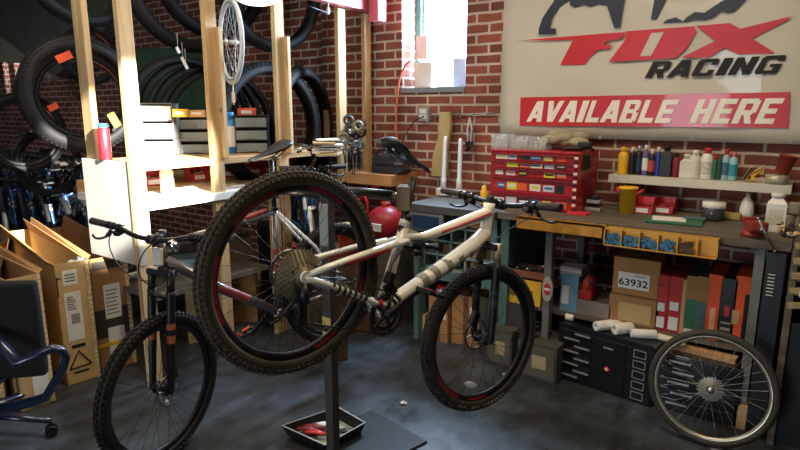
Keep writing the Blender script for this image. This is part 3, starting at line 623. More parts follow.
hang_tyre(286, 322, 68, 190, 4.9, va(300)+1.1, 'black tyre seen nearly edge-on in front of the recessed brick', wide=.055, group=GT)
# label on the largest tyre
T = hang_tyre(-12, 60, 94, 172, 4.6, va(30)+.3, 'dark wheel with painted orange rim reflection hanging above the stock bicycles', name='bicycle_wheel', rim=True, wide=.03, cat='wheel')
T = hang_tyre(44, 118, 52, 142, 4.6, va(80)+.1, 'dark wheel with painted orange reflection seen through the largest tyre', name='bicycle_wheel', rim=True, wide=.028, cat='wheel')
T = hang_tyre(66, 112, 28, 84, 4.9, va(90)+.4, 'small dark wheel hanging behind the first post near the brick', name='bicycle_wheel', rim=True, wide=.02, cat='wheel')
T = hang_tyre(20, 78, 130, 196, 4.9, va(50)+.5, 'dark wheel low behind the largest tyre, above the navy bicycles', name='bicycle_wheel', rim=True, wide=.022, cat='wheel')
b = MB(); c = at(64, 57, 3.75); R3 = Matrix.Rotation(va(64)-PI/2+.3, 3, 'Z') @ Matrix.Rotation(-.45, 3, 'Y'); b.box((0, 0, 0), (.10, .008, .05), R3); b.build('hang_tag', ORNG, label='orange paper tag stuck on the large hanging tyre', cat='tag', loc=c)
b = MB(); c = at(53, 107, 4.25); b.box((0, 0, 0), (.07, .008, .045), R3); b.build('hang_tag', ORNG, label='orange card hanging inside the large tyre', cat='tag', loc=c)
b = MB(); c = at(114, 120, 4.0); b.box((0, 0, 0), (.05, .01, .1), R3); b.build('hang_tag', YEL, label='yellow card hanging above the red bottle', cat='tag', loc=c)
for i, (x, y) in enumerate(((178, 50), (186, 66), (183, 60))):
    b = MB(); c = at(x, y, 4.1); b.box((0, 0, 0), (.022, .004, .045), R3); b.cyl((0, 0, .02), (0, 0, .12), .0015, n=4); b.build('price_tag', WHITE, label=['white price tag on a string below the top tyre', 'white price tag hung above the nested tyres', 'small white price tag between the two others'][i], cat='tag', loc=c)
# white wheel hung from the rack
C0 = at(230.5, 42, 3.95); T = empty('bicycle_wheel', C0, rz=va(230)+.27, label='pale blue and white rimmed wheel hanging edge-on from the rack', cat='wheel')
wheel(T, None, (0, 0, 0), .285, .014, None, mat('white_rim', 'e2e6ea', .4, var=0), mat('pale_blue_rim', '5b93c8', .4), mat('white_tyre', 'c9cdd2', .6), rotor=False, knob=0, decal_arcs=((.1, .35), (.6, .8)), spk=ALU, hubm=ALU, rimd=.025)
b = MB(); b.cyl((0, 0, -.42), (0, 0, -.285), .004, n=6); b.box((0, 0, -.37), (.02, .02, .07)); b.build('hanging_cord', WHITE, T)
b = MB(); c = at(257, -10, 3.75)
b.rev([(0, .05), (.05, .05), (.08, .03), (.15, -.03), (.155, -.04)], (0, 0, 0), (0, 0, 1), 24); b.cyl((0, 0, .05), (0, 0, 3.4-c.z), .006); LM = empty('pendant_lamp', c, label='round white lamp at the top edge above the hanging tyres', cat='lamp')
b.build('lamp_shade', WHITE, LM)
b = MB(); b.sph((0, 0, -.045), .145, 20, sz=.35); b.build('lamp_globe', mat('lamp_glow', 'fff7e6', .5, emit=2.2, var=0), LM)
# ================================================================ TIMBER RACK
RX = -3.2
rack = empty('timber_rack', (RX, 3, 0), label='open pine stud rack with shelf and white worktop, left of the window', cat='rack')
O = Vector((RX, 3, 0))
def part(b, name, m, par=None, off=None, **k):
    par = par or rack; off = O if off is None else off
    bmesh.ops.translate(b.b, verts=b.b.verts, vec=-Vector(off)); return b.build(name, m, par, **k)
PY = [1.88, 2.45, 3.04, 3.72, 4.06]
SUNPINE = wood_mat('sunlit_pine', 'cfa974', 'e6cfa0', 2)  # lighter copy of the pine, sunlight on the first post put into its colour
for i, y in enumerate(PY):
    b = MB(); w = .088; b.bb(RX-.04, RX, y-w/2, y+w/2, 0 if i < 3 else 1.1, 2.5, bev=.003); part(b, 'post', SUNPINE if i == 0 else PINE)
for y in (2.52, 3.115):
    b = MB(); b.bb(RX-.078, RX-.04, y-.045, y+.045, 1.385, 2.22, bev=.003)
    b.bb(RX-.002, RX+.036, y-.04, y-.01, 1.385, 2.22, bev=.003); part(b, 'brace', PINE)
b = MB(); P = onY(330, 130, 4.05); b.bb(P.x-.03, P.x+.03, 4.0, 4.04, 1.33, zat(P, 110)); part(b, 'brace', PINE)
P1 = onY(98, 158, 1.9)
b = MB(); b.bb(P1.x-.058, P1.x+.052, 1.86, 1.90, P1.z, 3.38, bev=.003); part(b, 'corner_post', PINE)
b = MB(); b.bb(-3.80, RX-.002, 1.885, 4.1, 1.345, 1.385, bev=.002); part(b, 'shelf', PINEX)
b = MB(); b.bb(-3.77, RX+.005, 1.84, 1.88, .78, 1.40, bev=.002); part(b, 'end_panel', mat('panel_white', 'c9c6bc', .5, var=.03), label='white painted end panel')
b = MB(); b.bb(-4.0, RX+.02, 1.9, 3.35, 1.11, 1.16, bev=.003); part(b, 'worktop', WHITE)
b = MB(); b.bb(-3.86, -3.68, 1.9, 3.35, 1.16, 1.18); part(b, 'riser', PINEX)
b = MB(); b.bb(-4.0, -3.97, 1.9, 3.35, 1.16, 1.24); part(b, 'worktop_upstand', PINEX)
b = MB(); b.bb(-3.9, RX-.05, 1.95, 2.88, .52, .55); part(b, 'low_shelf', DARKWOOD)
b = MB(); b.bb(-3.24, RX, 2.9, 2.98, 0, 1.11, bev=.003); part(b, 'leg', PINE)
BEAM = mat('red_beam_glare', 'c4606a', .4, var=.1)  # red paint paled to pink, window glare mixed into the colour
b = MB(); b.bb(-3.19, -3.11, 1.4, 4.08, 2.505, 2.63, bev=.004); b.build('overhead_beam', BEAM, label='red painted beam running along the top of the timber posts', cat='beam', org=(-3.15, 2.7, 2.5))
P = onY(377, 8, 4.0); b = MB(); b.bb(P.x-.05, P.x+.05, 3.95, 4.06, 2.42, 2.75, bev=.004); b.build('beam_bracket', BEAM, label='short red block at the window end of the red beam', cat='bracket', org=(P.x, 4, 2.42))
P = onX(332, 14, -3.1); b = MB(); b.cyl((0, 0, 0), (0, 0, .05), .014); b.cyl((0, 0, .05), (0, .01, .09), .004); b.build('beam_hook', WHITE, label='small white plug hanging under the red beam', cat='hook', loc=(P.x-.04, P.y, 2.42))
b = MB(); a = onX(296, 2, -3.1); c = onX(328, 13, -3.1); b.cyl((0, 0, 0), c-a, .003, n=5); b.build('string', BLK, label='thin dark cord running down across the red beam', cat='cord', loc=a+Vector((.005, 0, 0)))
SH = 1.385
def drawers(x0, x1, yt, yb, label, bodym, drawm, n=3, cols=1):
    P, w, h = fit(x0, x1, yt, yb, z=SH); P.x = min(max(P.x, -3.68), -3.36)
    w *= 1.05; d = .18; T = empty('parts_cabinet', (P.x, P.y, SH), rz=.75, label=label, cat='drawer cabinet', group='small parts cabinets on the pine shelf')
    b = MB(); t_ = .008
    b.bb(-w/2, w/2, 0, d, 0, t_); b.bb(-w/2, w/2, 0, d, h-t_, h); b.bb(-w/2, -w/2+t_, 0, d, 0, h); b.bb(w/2-t_, w/2, 0, d, 0, h); b.bb(-w/2, w/2, d-.006, d, 0, h)
    for k in range(1, n): b.bb(-w/2, w/2, .004, d, h*k/n-.003, h*k/n+.003)
    b.build('cabinet_body', bodym, T)
    for k in range(n):
        for j in range(cols):
            cw = (w-2*t_)/cols; xa = -w/2+t_+cw*j+.003; xb = xa+cw-.006; z0 = h*k/n+.006; z1 = h*(k+1)/n-.008
            b = MB(); b.bb(xa, xb, -.008, -.004, z0, z1-.012, bev=.001); b.bb(xa, xb, -.004, d-.02, z0, z0+.003); b.bb(xa, xa+.002, -.004, d-.02, z0, z1-.02); b.bb(xb-.002, xb, -.004, d-.02, z0, z1-.02); b.bb(xa+cw*.3, xb-cw*.3, -.02, -.008, z0+.01, z0+.016)
            b.m = 1
            for q in range(14): b.box((random.uniform(xa+.02, xb-.02), random.uniform(.02, d-.05), z0+.012+random.uniform(0, .012)), (.022, .014, .012), Matrix.Rotation(random.uniform(0, 3), 3, 'Z'))
            b.build('drawer', [drawm, mat('small_parts', '8d9096', .4, .3)], T)
    return T, h
WD = mat('white_drawer', 'eef1f2', .4, var=0)
drawers(141, 170, 103, 156, 'bright white drawer cabinet beside the sunlit second post', GREY, WD, 3)
drawers(171, 215, 117, 154, 'dark grey cabinet with three clear drawers, left of the blue spray can', mat('cabinet_grey', '24272b', .5), mat('drawer_front', '828d90', .35, var=.15), 3)
drawers(237, 268, 115, 153, 'dark grey cabinet with three clear drawers, right of the blue spray can', mat('cabinet_grey', '24272b', .5), mat('drawer_front', '828d90', .35, var=.15), 3)
def bottle(x0, x1, yt, yb, label, body, cap=WHITE, lab=None, style='round', name='bottle', cat='bottle', capf=.14, sh=.1, neck=.45, group=None, z=None, y=None, x=None, P=None, wh=None, trig=False, rz=0):
    if P is None: P, w, h = fit(x0, x1, yt, yb, z=z, y=y, x=x)
    else: w, h = wh
    r = w/2; T = empty(name, P, rz=rz, label=label, cat=cat, group=group); hc = h*(1-capf); hs = hc*(1-sh)
    b = MB()
    if style == 'square':
        b.loft([((0, 0, 0), r*1.25), ((0, 0, h*.02), r*1.32), ((0, 0, hs), r*1.32), ((0, 0, hc*.985), r*neck), ((0, 0, hc), r*neck)], 4, flat=1); 
        for q in b.b.verts: q.co = Matrix.Rotation(PI/4, 3, 'Z') @ q.co
        for f in b.b.faces: f.smooth = False
    else: b.rev([(0, 0), (r*.94, 0), (r, h*.02), (r, hs), (r*.82, hs+(hc-hs)*.55), (r*neck, hc*.99), (r*neck, hc), (0, hc)], n=20)
    b.build('bottle_body', body, T)
    b = MB()
    if trig:
        b.rev([(r*neck*1.1, hc), (r*neck*1.1, hc+h*capf*.35), (r*.3, hc+h*capf*.5)], n=14); b.box((r*.1, 0, hc+h*capf*.75), (r*1.7, r*.55, h*capf*.4), bev=.003); b.cyl((r*.9, 0, hc+h*capf*.75), (r*1.3, 0, hc+h*capf*.75), r*.16); b.loft([((r*.6, 0, hc+h*capf*.6), r*.12), ((r*.75, 0, hc), r*.1)], 6)
    else: b.rev([(0, hc*.985), (r*neck*1.12, hc*.985), (r*neck*1.12, h*.985), (r*neck, h), (0, h)], n=18)
    b.build('cap', cap, T)
    if lab:
        b = MB()
        if style == 'square': b.bb(-r*.7, r*.7, -r*.96, -r*.93, h*.18, hs*.8)
        else: b.rev([(r*1.01, h*.16), (r*1.015, h*.17), (r*1.015, hs*.82), (r*1.01, hs*.83)], n=20)
        b.build('label_band', lab, T)
    return T
bottle(99, 111, 125, 159, 'red spray bottle with blue cap on the white end panel', RED, BLUE, None, P=Vector((onY(106, 158, 1.862).x, 1.862, 1.401)), wh=(.07, .22), sh=.06, neck=.8, capf=.1)
bottle(224, 237, 112, 153, 'bright blue spray can with white label between two drawer cabinets', BLUE, BLUE, WHITE, z=SH, sh=.05, neck=.7, name='spray_can', cat='can', capf=.16)
bottle(171, 186, 149, 193, 'glaring white squeeze bottle on the white worktop', WHITE, WHITE, None, P=Vector((-3.42, 2.2, 1.161)), wh=(.085, .215), neck=.4, sh=.25)
def bin_(x0, x1, yt, yb, label, m=REDP, name='parts_bin', group='red parts bins on the back of the worktop', cat='bin', z=None, y=None, x=None, rz=None, d=.13, fill=None, lab=False):
    P, w, h = fit(x0, x1, yt, yb, z=z, y=y, x=x); return bin_at(P, w, h, label, m, name, group, cat, rz or 0, d, fill, lab)
def bin_at(P, w, h, label, m, name, group, cat, rz, d, fill, lab):
    T = empty(name, P, rz=rz, label=label, cat=cat, group=group); b = MB(); q = .003
    b.bb(-w/2, w/2, 0, d, 0, q); b.bb(-w/2, w/2, d-q, d, 0, h); b.bb(-w/2, w/2, 0, q, 0, h*.5)
    for s in (-1, 1):
        x = s*(w/2-q/2); b.poly3([(x-q/2, 0, 0), (x-q/2, 0, h*.5), (x-q/2, d*.35, h), (x-q/2, d, h), (x-q/2, d, 0)], (q, 0, 0))
    b.bb(-w/2, w/2, -.005, 0, h*.42, h*.5); b.build('bin_body', m, T)
    if fill:
        b = MB(); b.m = 0
        for k in range(22): b.box((random.uniform(-w/2+.02, w/2-.02), random.uniform(.02, d-.02), h*.25+random.uniform(0, h*.3)), (.03, .012, .012), Matrix.Rotation(random.uniform(0, 3), 3, 'Z') @ Matrix.Rotation(random.uniform(-.6, .6), 3, 'Y'))
        b.build('bin_contents', fill, T)
    if lab: b = MB(); b.bb(-w*.3, w*.3, -.002, 0, h*.1, h*.4); b.build('bin_label', WHITE, T)
    return T
rb = ['leftmost of the red parts bins, near the glaring white bottle', 'second red parts bin from the sunlit post', 'third red parts bin from the sunlit post', 'red parts bin below the second clear drawer cabinet', 'red parts bin just under the black bicycle saddle', 'red parts bin right of the black bicycle saddle', 'red parts bin nearest the small dark bottles', 'red parts bin half hidden behind the white bottle']
for (x0, x1), l in zip(((193, 207), (208, 222), (223, 236), (238, 264), (264, 280), (280, 292), (292, 307), (146, 165)), rb):
    cx = (x0+x1)/2; P = onX(cx, 180, -3.72); P.z = 1.18
    bin_at(P, (x1-x0)*depth(P)/FL*1.25, .105, l, REDP, 'parts_bin', 'red parts bins on the back of the worktop', 'bin', PI/2-.2, .12, mat('silver_bits', 'b5b8bc', .4, .5), True)
for i, (x, c_) in enumerate(((311, 'a9b0b0'), (319, '56605e'), (327, '7a3f35'))):
    P = onX(x, 180, -3.6); P.z = 1.161
    if P.y < 3.3: bottle(0, 0, 0, 0, ['pale little jar after the red bins', 'dark little jar after the red bins', 'brown little jar after the red bins'][i], mat('jar_%s' % c_, c_, .4), BLK, None, P=P, wh=(.05, .09), neck=.8, name='jar', cat='jar')
for i, (x, y, rz, l) in enumerate(((205, 184, .3, 'white sheet of paper lying on the worktop by the red bins'), (222, 187, -.2, 'second paper sheet on the worktop overlapping the first'), (190, 186, .9, 'crumpled pale cloth at the white bottle'))):
    P = onZ(x, y, 1.161); P.x = max(min(P.x, -3.35), -3.75); b = MB(); b.box((0, 0, .002+i*.003), (.21, .28, .002), Matrix.Rotation(.03, 3, 'X')); b.build('paper_sheet', PAPER, label=l, cat='paper', loc=P, rz=rz)
for i, (x0, x1, yt, yb, m, l) in enumerate(((173, 186, 109, 117, YEL, 'yellow box on top of the first clear drawer cabinet'), (188, 205, 110, 117, CARDL, 'tan box on top of the first clear drawer cabinet'), (238, 255, 108, 116, ORNG, 'orange tool case on top of the second clear drawer cabinet'))):
    P, w, h = fit(x0, x1, yt, yb, x=-3.5); b = MB(); b.bb(-w/2, w/2, 0, .1, 0, h, bev=.004); b.m = 1; b.bb(-w*.3, w*.3, -.002, 0, h*.3, h*.7); b.build('small_box', [m, PAPER], label=l, cat='box', loc=(P.x, P.y, max(P.z, 1.57)), rz=.75)
# things at the right end of the shelf
def clutter(name, label, cat, x0, x1, yt, yb, m, z=None, y=None, x=None, n=10, kind='sticks', group=None, d=.12, rz=.6):
    P, w, h = fit(x0, x1, yt, yb, z=z, y=y, x=x); b = MB(); ms = m if isinstance(m, list) else [m]
    for k in range(n):
        b.m = k % len(ms); px_, py_, pz_ = random.uniform(-w/2, w/2)*.8, random.uniform(0, d), random.uniform(.1, .85)*h
        if kind == 'sticks': b.cyl((px_, py_, pz_), (px_+random.uniform(-.3, .3)*w, py_+random.uniform(-.03, .03), pz_+random.uniform(-.15, .15)*h), random.uniform(.004, .01), n=7)
        elif kind == 'sheets': b.box((px_*.4, py_, h*(k+.5)/n), (w*.75, d, h/n*.6), Matrix.Rotation(random.uniform(-.3, .3), 3, 'Z') @ Matrix.Rotation(random.uniform(-.08, .08), 3, 'Y'))
        else: b.sph((px_, py_, pz_), random.uniform(.08, .2)*w, 8, sx=1.2, sz=.7)
    return b.build(name, ms, label=label, cat=cat, group=group, loc=P, rz=rz)
clutter('paper_stack', 'loose papers and pale bag at the window end of the pine shelf', 'papers', 312, 341, 139, 158, [PAPER, CARDL, PAPER, LGREY], z=SH+.001, n=7, kind='sheets', d=.16)
clutter('tool_tangle', 'dark tangle of small tools on the pine shelf beside the papers', 'tools', 296, 316, 143, 158, [DKST, GREY, STEEL], z=SH+.001, n=14)
# cassettes, chains hanging off the fifth post
PB = onX(350, 120, -3.12)
T = empty('sprocket_cluster', PB, label='cluster of greasy sprockets and chains hanging on the post beside the window', cat='bicycle parts')
for k in range(20):
    x, y = random.uniform(342, 364), random.uniform(120, 152); c = onX(x, y, -3.12+.01*k)-PB; b = MB(); disc_ring(b, c, (.8, -.55+random.uniform(-.3, .3), random.uniform(-.3, .3)), random.uniform(.03, .052), .02, 0, 22, .003)
    for i in range(4): a = i*PI/2
    b.build('sprocket', [DKST, CASS, GREY][k % 3], T)
for k in range(8):
    x = 343+k*2.6; a = onX(x, 150, -3.12)-PB; c = onX(x+random.uniform(-2, 2), 176-random.uniform(0, 8), -3.12)-PB; b = MB(); b.tube([a, (a+c)/2+Vector((.01, .01, 0)), c], .006, 5, smooth=1); b.build('hanging_chain', [DKST, GREY][k % 2], T)
# ledge right of rack: small wooden shelf with bag
Pa = onY(343, 176, 3.95); Pb = onY(402, 174, 3.95)
LZ = (zat(Pa, 172)+zat(Pb, 170))/2
b = MB(); b.bb(Pa.x, Pb.x+.03, 3.75, 4.14, LZ-.09, LZ, bev=.002); b.m = 0; b.build('wall_ledge', wood_mat('ledge_pine', 'b07f4a', 'd09c66', 0), label='short pine ledge under the window holding a black bag', cat='shelf', org=(Pa.x, 3.9, LZ-.09))
P, w, h = fit(367, 404, 148, 171, y=3.85); P.z = LZ
b = MB(); b.box((0, .08, h*.42), (w, .2, h*.85), bev=.03, taper=.85); b.m = 1; b.tube([(-w*.3, .0, h*.8), (-w*.2, -.01, h*1.05), (w*.1, -.01, h*1.05), (w*.2, 0, h*.8)], .008, smooth=2); b.bb(-w*.4, w*.4, -.024, -.02, h*.4, h*.43); b.build('tool_bag', [mat('bag_dark', '2c2e38', .8, var=.2), BLK], label='dark soft tool bag on the pine ledge behind the bike saddle', cat='bag', loc=P)
P, w, h = fit(388, 399, 139, 149, y=3.95); b = MB(); b.sph((0, 0, h*.5), w*.6, 12, sz=.9); b.cyl((0, 0, -.06), (0, 0, h*.3), w*.28); b.build('light_bulb', mat('bulb_white', 'f6f4ee', .3, emit=.5, var=0), label='small white round bulb above the black bag', cat='bulb', loc=P)
clutter('chain_lube_tin', 'orange and red tins under the pine ledge', 'tins', 358, 382, 180, 196, [ORNG, RED], y=3.95, n=8, kind='balls')
P, w, h = fit(356, 371, 194, 214, y=3.8); b = MB(); b.tube([(0, 0, h), (-w*.4, 0, h*.6), (-w*.3, 0, -.02), (w*.3, 0, -.05), (w*.4, 0, h*.6)], .014, 8, closed=True, smooth=2); b.build('red_lock', RED, label='red looped cable lock hanging below the pine ledge', cat='lock', loc=P)
P, w, h = fit(367, 402, 204, 241, y=3.6)
b = MB(); b.sph((0, .02, h*.5), w*.55, 20, sz=.9); b.rev([(0, h*.9), (w*.14, h*.9), (w*.14, h*1.05), (0, h*1.05)], (0, .02, 0)); b.m = 1; b.box((0, -w*.5, h*.45), (w*.5, .02, h*.2), bev=.004); tk = b.build('gas_tank', [mat('tank_red', 'a3202a', .4), WHITE], label='round red air tank behind the white bike seat tube', cat='tank', loc=P)
b = MB(); b.bb(-w*.6, w*.6, -w*.5, w*.6, 0, P.z+h*.02); b.build('crate', DARKWOOD, label='dark wooden crate under the round red air tank', cat='crate', loc=(P.x, P.y, 0))
P, w, h = fit(336, 358, 224, 248, x=-2.9)
T = empty('bucket', P, label='orange bucket with clear yellowish lid, seen through the big wheel', cat='bucket')
b = MB(); b.rev([(0, 0), (w*.33, 0), (w*.45, h*.8), (w*.48, h*.8), (w*.48, h*.85), (w*.44, h*.85)], n=24); b.build('bucket_body', ORNG, T); b = MB(); b.rev([(w*.5, h*.84), (w*.5, h*1.0), (0, h*1.05)], n=24); b.build('lid', mat('lid_yellow', 'd8c27a', .4), T)
b = MB(); b.bb(-.2, .2, -.15, .2, 0, P.z-.001); b.build('crate', CARDD, label='brown carton carrying the orange bucket', cat='box', loc=(P.x, P.y, 0))
# carton and junk under the worktop
P, w, h = fit(214, 258, 275, 322, z=0); b = MB(); b.bb(-w/2, w/2, 0, .3, 0, h); b.m = 1; b.bb(-w*.3, -w*.1, -.002, 0, h*.1, h*.5); b.build('carton', [CARD, WHITE], label='brown carton on the floor under the white worktop', cat='box', loc=P, rz=.6)
for i, (x0, x1, yt, yb, m, l) in enumerate(((170, 200, 222, 236, mat('pale_blue', '8fb0b8', .5), 'pale blue tub on the low shelf under the worktop'), (216, 252, 236, 258, mat('plank_dark', '5a4632', .7), 'dark wooden drawer under the worktop'), (186, 210, 286, 296, CARDL, 'tan box corner behind the fork of the dark bike'), (262, 290, 225, 262, DKST, 'grey metal box beside the pine leg'))):
    P, w, h = fit(x0, x1, yt, yb, x=-3.55); b = MB(); z0 = .55 if P.z > .5 else 0; b.bb(-w/2, w/2, 0, .2, 0, h+ (P.z-z0 if z0 == 0 else 0), bev=.004); b.build('storage_box', m, label=l, cat='box', loc=(P.x, P.y, z0), rz=PI/2-.6)
# ================================================================ WALL THINGS BY THE WINDOW
def wallz(px_, py_, y=4.12): return onY(px_, py_, y)
sill = wz0
for x0, x1, yt, yb, m, l, nm in ((413, 433, 60, 86, mat('bloomed_card', 'd6cbb8', .7), 'pale box standing on the window sill', 'cardboard_box'), (452, 466, 55, 84, mat('bloomed_blue', 'b3c0d6', .6), 'blue grey panel leaning in the right of the window recess', 'leaning_panel')):  # box and panel colours washed out to imitate the window bloom
    P, w, h = fit(x0, x1, yt, yb, y=4.24); b = MB(); b.bb(-w/2, w/2, 0, .08 if nm[0] == 'c' else .03, 0, h, bev=.003); b.build(nm, m, label=l, cat='box' if nm[0] == 'c' else 'panel', loc=(P.x, P.y, sill+.005))
P, w, h = fit(415, 428, 36, 60, y=4.27); b = MB(); b.bb(-w/2, w/2, 0, .06, 0, h); b.build('cardboard_box', mat('bloomed_red', 'd9b9b0', .6), label='reddish box stacked on the pale sill box', cat='box', loc=(P.x, P.y, zat(Vector((P.x, 4.24)), 60)+.005))  # red washed to pink, window bloom put into the colour
pts = [wallz(x, y, 4.10) for x, y in ((411, 60), (405, 66), (400, 76), (397, 95), (396, 120), (397, 150), (398, 172))]; q0 = pts[-1].copy()
b = MB(); b.tube([p-q0 for p in pts], .009, 8, smooth=2); b.build('air_hose', mat('hose_orange', 'd8694a', .5), label='orange hose curving from the window down the brick wall', cat='hose', loc=q0)
P, w, h = fit(419, 431, 107, 121, y=4.13)
T = empty('power_outlet', P, label='grey electrical box with sockets on the brick under the window', cat='outlet')
b = MB(); b.bb(-w/2, w/2, -.03, .019, 0, h, bev=.004); b.build('outlet_box', LGREY, T); b = MB(); b.bb(-w*.3, w*.3, -.034, -.03, h*.15, h*.45); b.bb(-w*.3, w*.3, -.034, -.03, h*.55, h*.85); b.build('socket', WHITE, T)
b = MB(); p = [wallz(x, y, 4.08)-P for x, y in ((424, 116), (414, 121), (408, 130), (402, 142))]; b.tube(p, .005, 6, smooth=2); b.build('plug_cable', BLK, T)
a, c = wallz(432, 116), wallz(496, 113); b = MB(); b.cyl((0, 0, 0), c-a, .007); 
for k in range(5): q = (c-a)*(.1+.2*k); b.tube([q, q+Vector((0, -.03, 0)), q+Vector((0, -.035, -.03)), q+Vector((0, -.05, -.015))], .004, 6)
b.build('hook_rail', STEEL, label='thin metal conduit with hooks along the brick below the window', cat='rail', loc=a)
# yellow paper bag, forks, hanging tool
BZ = 1.05
P, w, h = fit(430, 452, 112, 176, y=4.08); b = MB(); poly = [(-.45, 0), (.35, 0), (.3, .35), (.5, .8), (.45, 1), (-.1, 1), (-.05, .7), (-.4, .3)]
b.prism([(x*w, y*h) for x, y in poly], (0, .02, 0), (1, 0, 0), (0, 0, 1), .04); b.build('paper_bag', mat('kraft_yellow', 'c4ad78', .8, .0, .15, 9), label='crumpled yellowish paper bag hanging on the brick behind the upright forks', cat='bag', loc=P)
for i, (x, xb) in enumerate(((445, 443), (460, 459))):
    P = onY(xb, 192, 3.82); P.z = BZ+.001; top = onY(x+.5, 137 if i == 0 else 139, 3.95)-P
    T = empty('suspension_fork', P, label=['left of the two upright silver suspension fork tubes on the bench', 'right of the two upright silver suspension fork tubes on the bench'][i], cat='bicycle fork', group='suspension fork tubes standing on the bench')
    b = MB(); b.loft([((0, 0, .05), .022), (top*.3, .024), (top*.32, .018), (top*.97, .017), (top, .013)], 14); b.build('fork_tube', mat('pale_alu', 'd9dbdc', .35, .3, 0), T); b = MB(); b.box((0, 0, .028), (.10, .06, .055), bev=.012); b.build('fork_clamp', WHITE, T)
P = wallz(470, 115, 4.08); T = empty('hanging_tool', P, label='silver cable cutter hanging on the brick right of the forks', cat='tool')
b = MB(); k = depth(P)/FL
for s in (-1, 1): b.loft([((0, 0, -.02), .006), ((s*.02, 0, -14*k), .009), ((s*.012, 0, -24*k), .01), ((s*.03, 0, -34*k), .008)], 8)
b.build('tool_handle', ALU, T); b = MB(); b.box((0, 0, -29*k), (.07, .02, .05), bev=.006); b.cyl((-.02, 0, -36*k), (.02, 0, -28*k), .012); b.build('tool_head', DKST, T)
P, w, h = fit(480, 488, 178, 197, y=3.6); b = MB(); b.rev([(0, 0), (w*.5, 0), (w*.45, h*.75), (w*.3, h*.8), (w*.3, h), (0, h)]); b.build('marker_bottle', YEL, label='small yellow bottle left of the red tool chest', cat='bottle', loc=(P.x, P.y, BZ))
# ================================================================ BANNER
YB = 4.11
BAN = mat('banner_vinyl', 'cac4b2', .5, var=.05, vs=2, bump=.25, bs=3, coat=.3)
B0 = onY(500, 136, YB); B1 = onY(822, 143.5, YB); zt = 2.95
T = empty('banner', (B0.x, YB, B0.z), label='large pale vinyl racing banner with red lettering on the brick wall', cat='banner'); OB = Vector((B0.x, YB, B0.z))
b = MB(); nx, nz = 26, 14; V = []
for j in range(nz+1):
    for i in range(nx+1):
        u, v = i/nx, j/nz; V.append(b.b.verts.new((u*(B1.x-B0.x), -.004-.006*math.sin(u*23+v*3)*(1-v*.5)-.004*math.sin(v*17+u*9), v*(zt-B0.z))))
for j in range(nz):
    for i in range(nx): f = b._f([V[j*(nx+1)+i], V[j*(nx+1)+i+1], V[(j+1)*(nx+1)+i+1], V[(j+1)*(nx+1)+i]], True)
sheet = b.build('banner_sheet', BAN, T); sm = sheet.modifiers.new('s', 'SOLIDIFY'); sm.thickness = .002
BRED = mat('banner_red', 'c8202c', .35, var=.05, coat=.3); BNAV = mat('banner_navy', '0f1b33', .4, var=.05, coat=.3)
def bp(x, y, off=0): p = onY(x, y, YB-.022-off); return p-OB
def logo(name, pts, m, sc, off=0, o=(0, 0), close=None):
    b = MB(); P = [bp(o[0]+x/sc, o[1]+y/sc, off) for x, y in pts]; b.poly3(P, (0, .0015, 0)); return b.build(name, m, T)
logo('red_bar', [(520.5, 97.5), (790, 92), (788, 128), (519.5, 125.5)], BRED, 1)
k8 = 800/300
for q in ([(103, 92), (103, 78), (112, 50), (128, 25), (150, -6), (196, -6), (158, 18), (138, 50), (132, 76), (148, 75), (149, 91)], [(186, -6), (335, -6), (330, 10), (320, 72), (304, 75), (300, 60), (285, 14), (262, 10), (240, 19), (225, 12), (200, 21), (186, 14)], [(412, -6), (402, 52), (417, 52), (447, -6)], [(433, 62), (445, 52), (470, 46), (488, 57), (500, 44), (520, 32), (545, 34), (562, 22), (590, 4), (612, -6), (660, -6), (640, 15), (622, 32), (608, 34), (588, 28), (572, 44), (545, 53), (520, 52), (500, 58)]): logo('navy_emblem', q, BNAV, k8, o=(500, 0))
for q in ([(517, 40.6), (600, 33.8), (626, 32), (622, 38.4), (607, 41), (604, 45), (612, 44.6), (609.5, 48.8), (598, 49.5), (589, 58), (585, 64.5), (560, 65), (573, 39.9)],
          [(626.3, 31.3), (639, 30.3), (694, 26.2), (696.5, 32), (686, 49), (676, 58), (608.7, 62), (625, 40)], [(696.2, 25.8), (730, 23), (740, 28.7), (792, 16.2), (786, 21), (752.5, 38.7), (775, 53), (738.7, 54.5), (725, 47.5), (709, 57.5), (681, 57.5), (715, 41)]): logo('red_letter', q, BRED, 1)
logo('letter_opening', [(651.2, 33.2), (663.8, 32), (651.2, 55.5), (640, 56.2)], BAN, 1, off=.003)
WLET = mat('banner_white', 'f2ecdc', .5, var=.03)
a, c = bp(644.5, 78.3), bp(783, 73.3)
block_text('RACING', T, INK, a, (c-a).normalized(), (0, 0, 1), (bp(786, 60)-bp(645, 60)).x, (bp(700, 58.5)-bp(700, 75.5)).z, .45)
a, c = bp(527, 121.7, .004), bp(700, 123.4, .004)
block_text('AVAILABLE', T, WLET, a, (c-a).normalized(), (0, 0, 1), (bp(678, 100)-bp(527, 100)).x, (bp(600, 100.5)-bp(600, 122.5)).z, .3)
a, c = bp(689, 123.2, .004), bp(779, 124, .004)
block_text('HERE', T, WLET, a, (c-a).normalized(), (0, 0, 1), (bp(782, 100)-bp(689, 100)).x, (bp(730, 98.8)-bp(730, 123.6)).z, .3)
b = MB()
for x, y in ((503, 132), (600, 138), (692, 138.5), (790, 141)): p = bp(x, y, .002); b.rev([(.006, 0), (.011, 0), (.011, .002), (.006, .002)], p, (0, -1, 0), 14, True)
b.build('grommet', ALU, T)
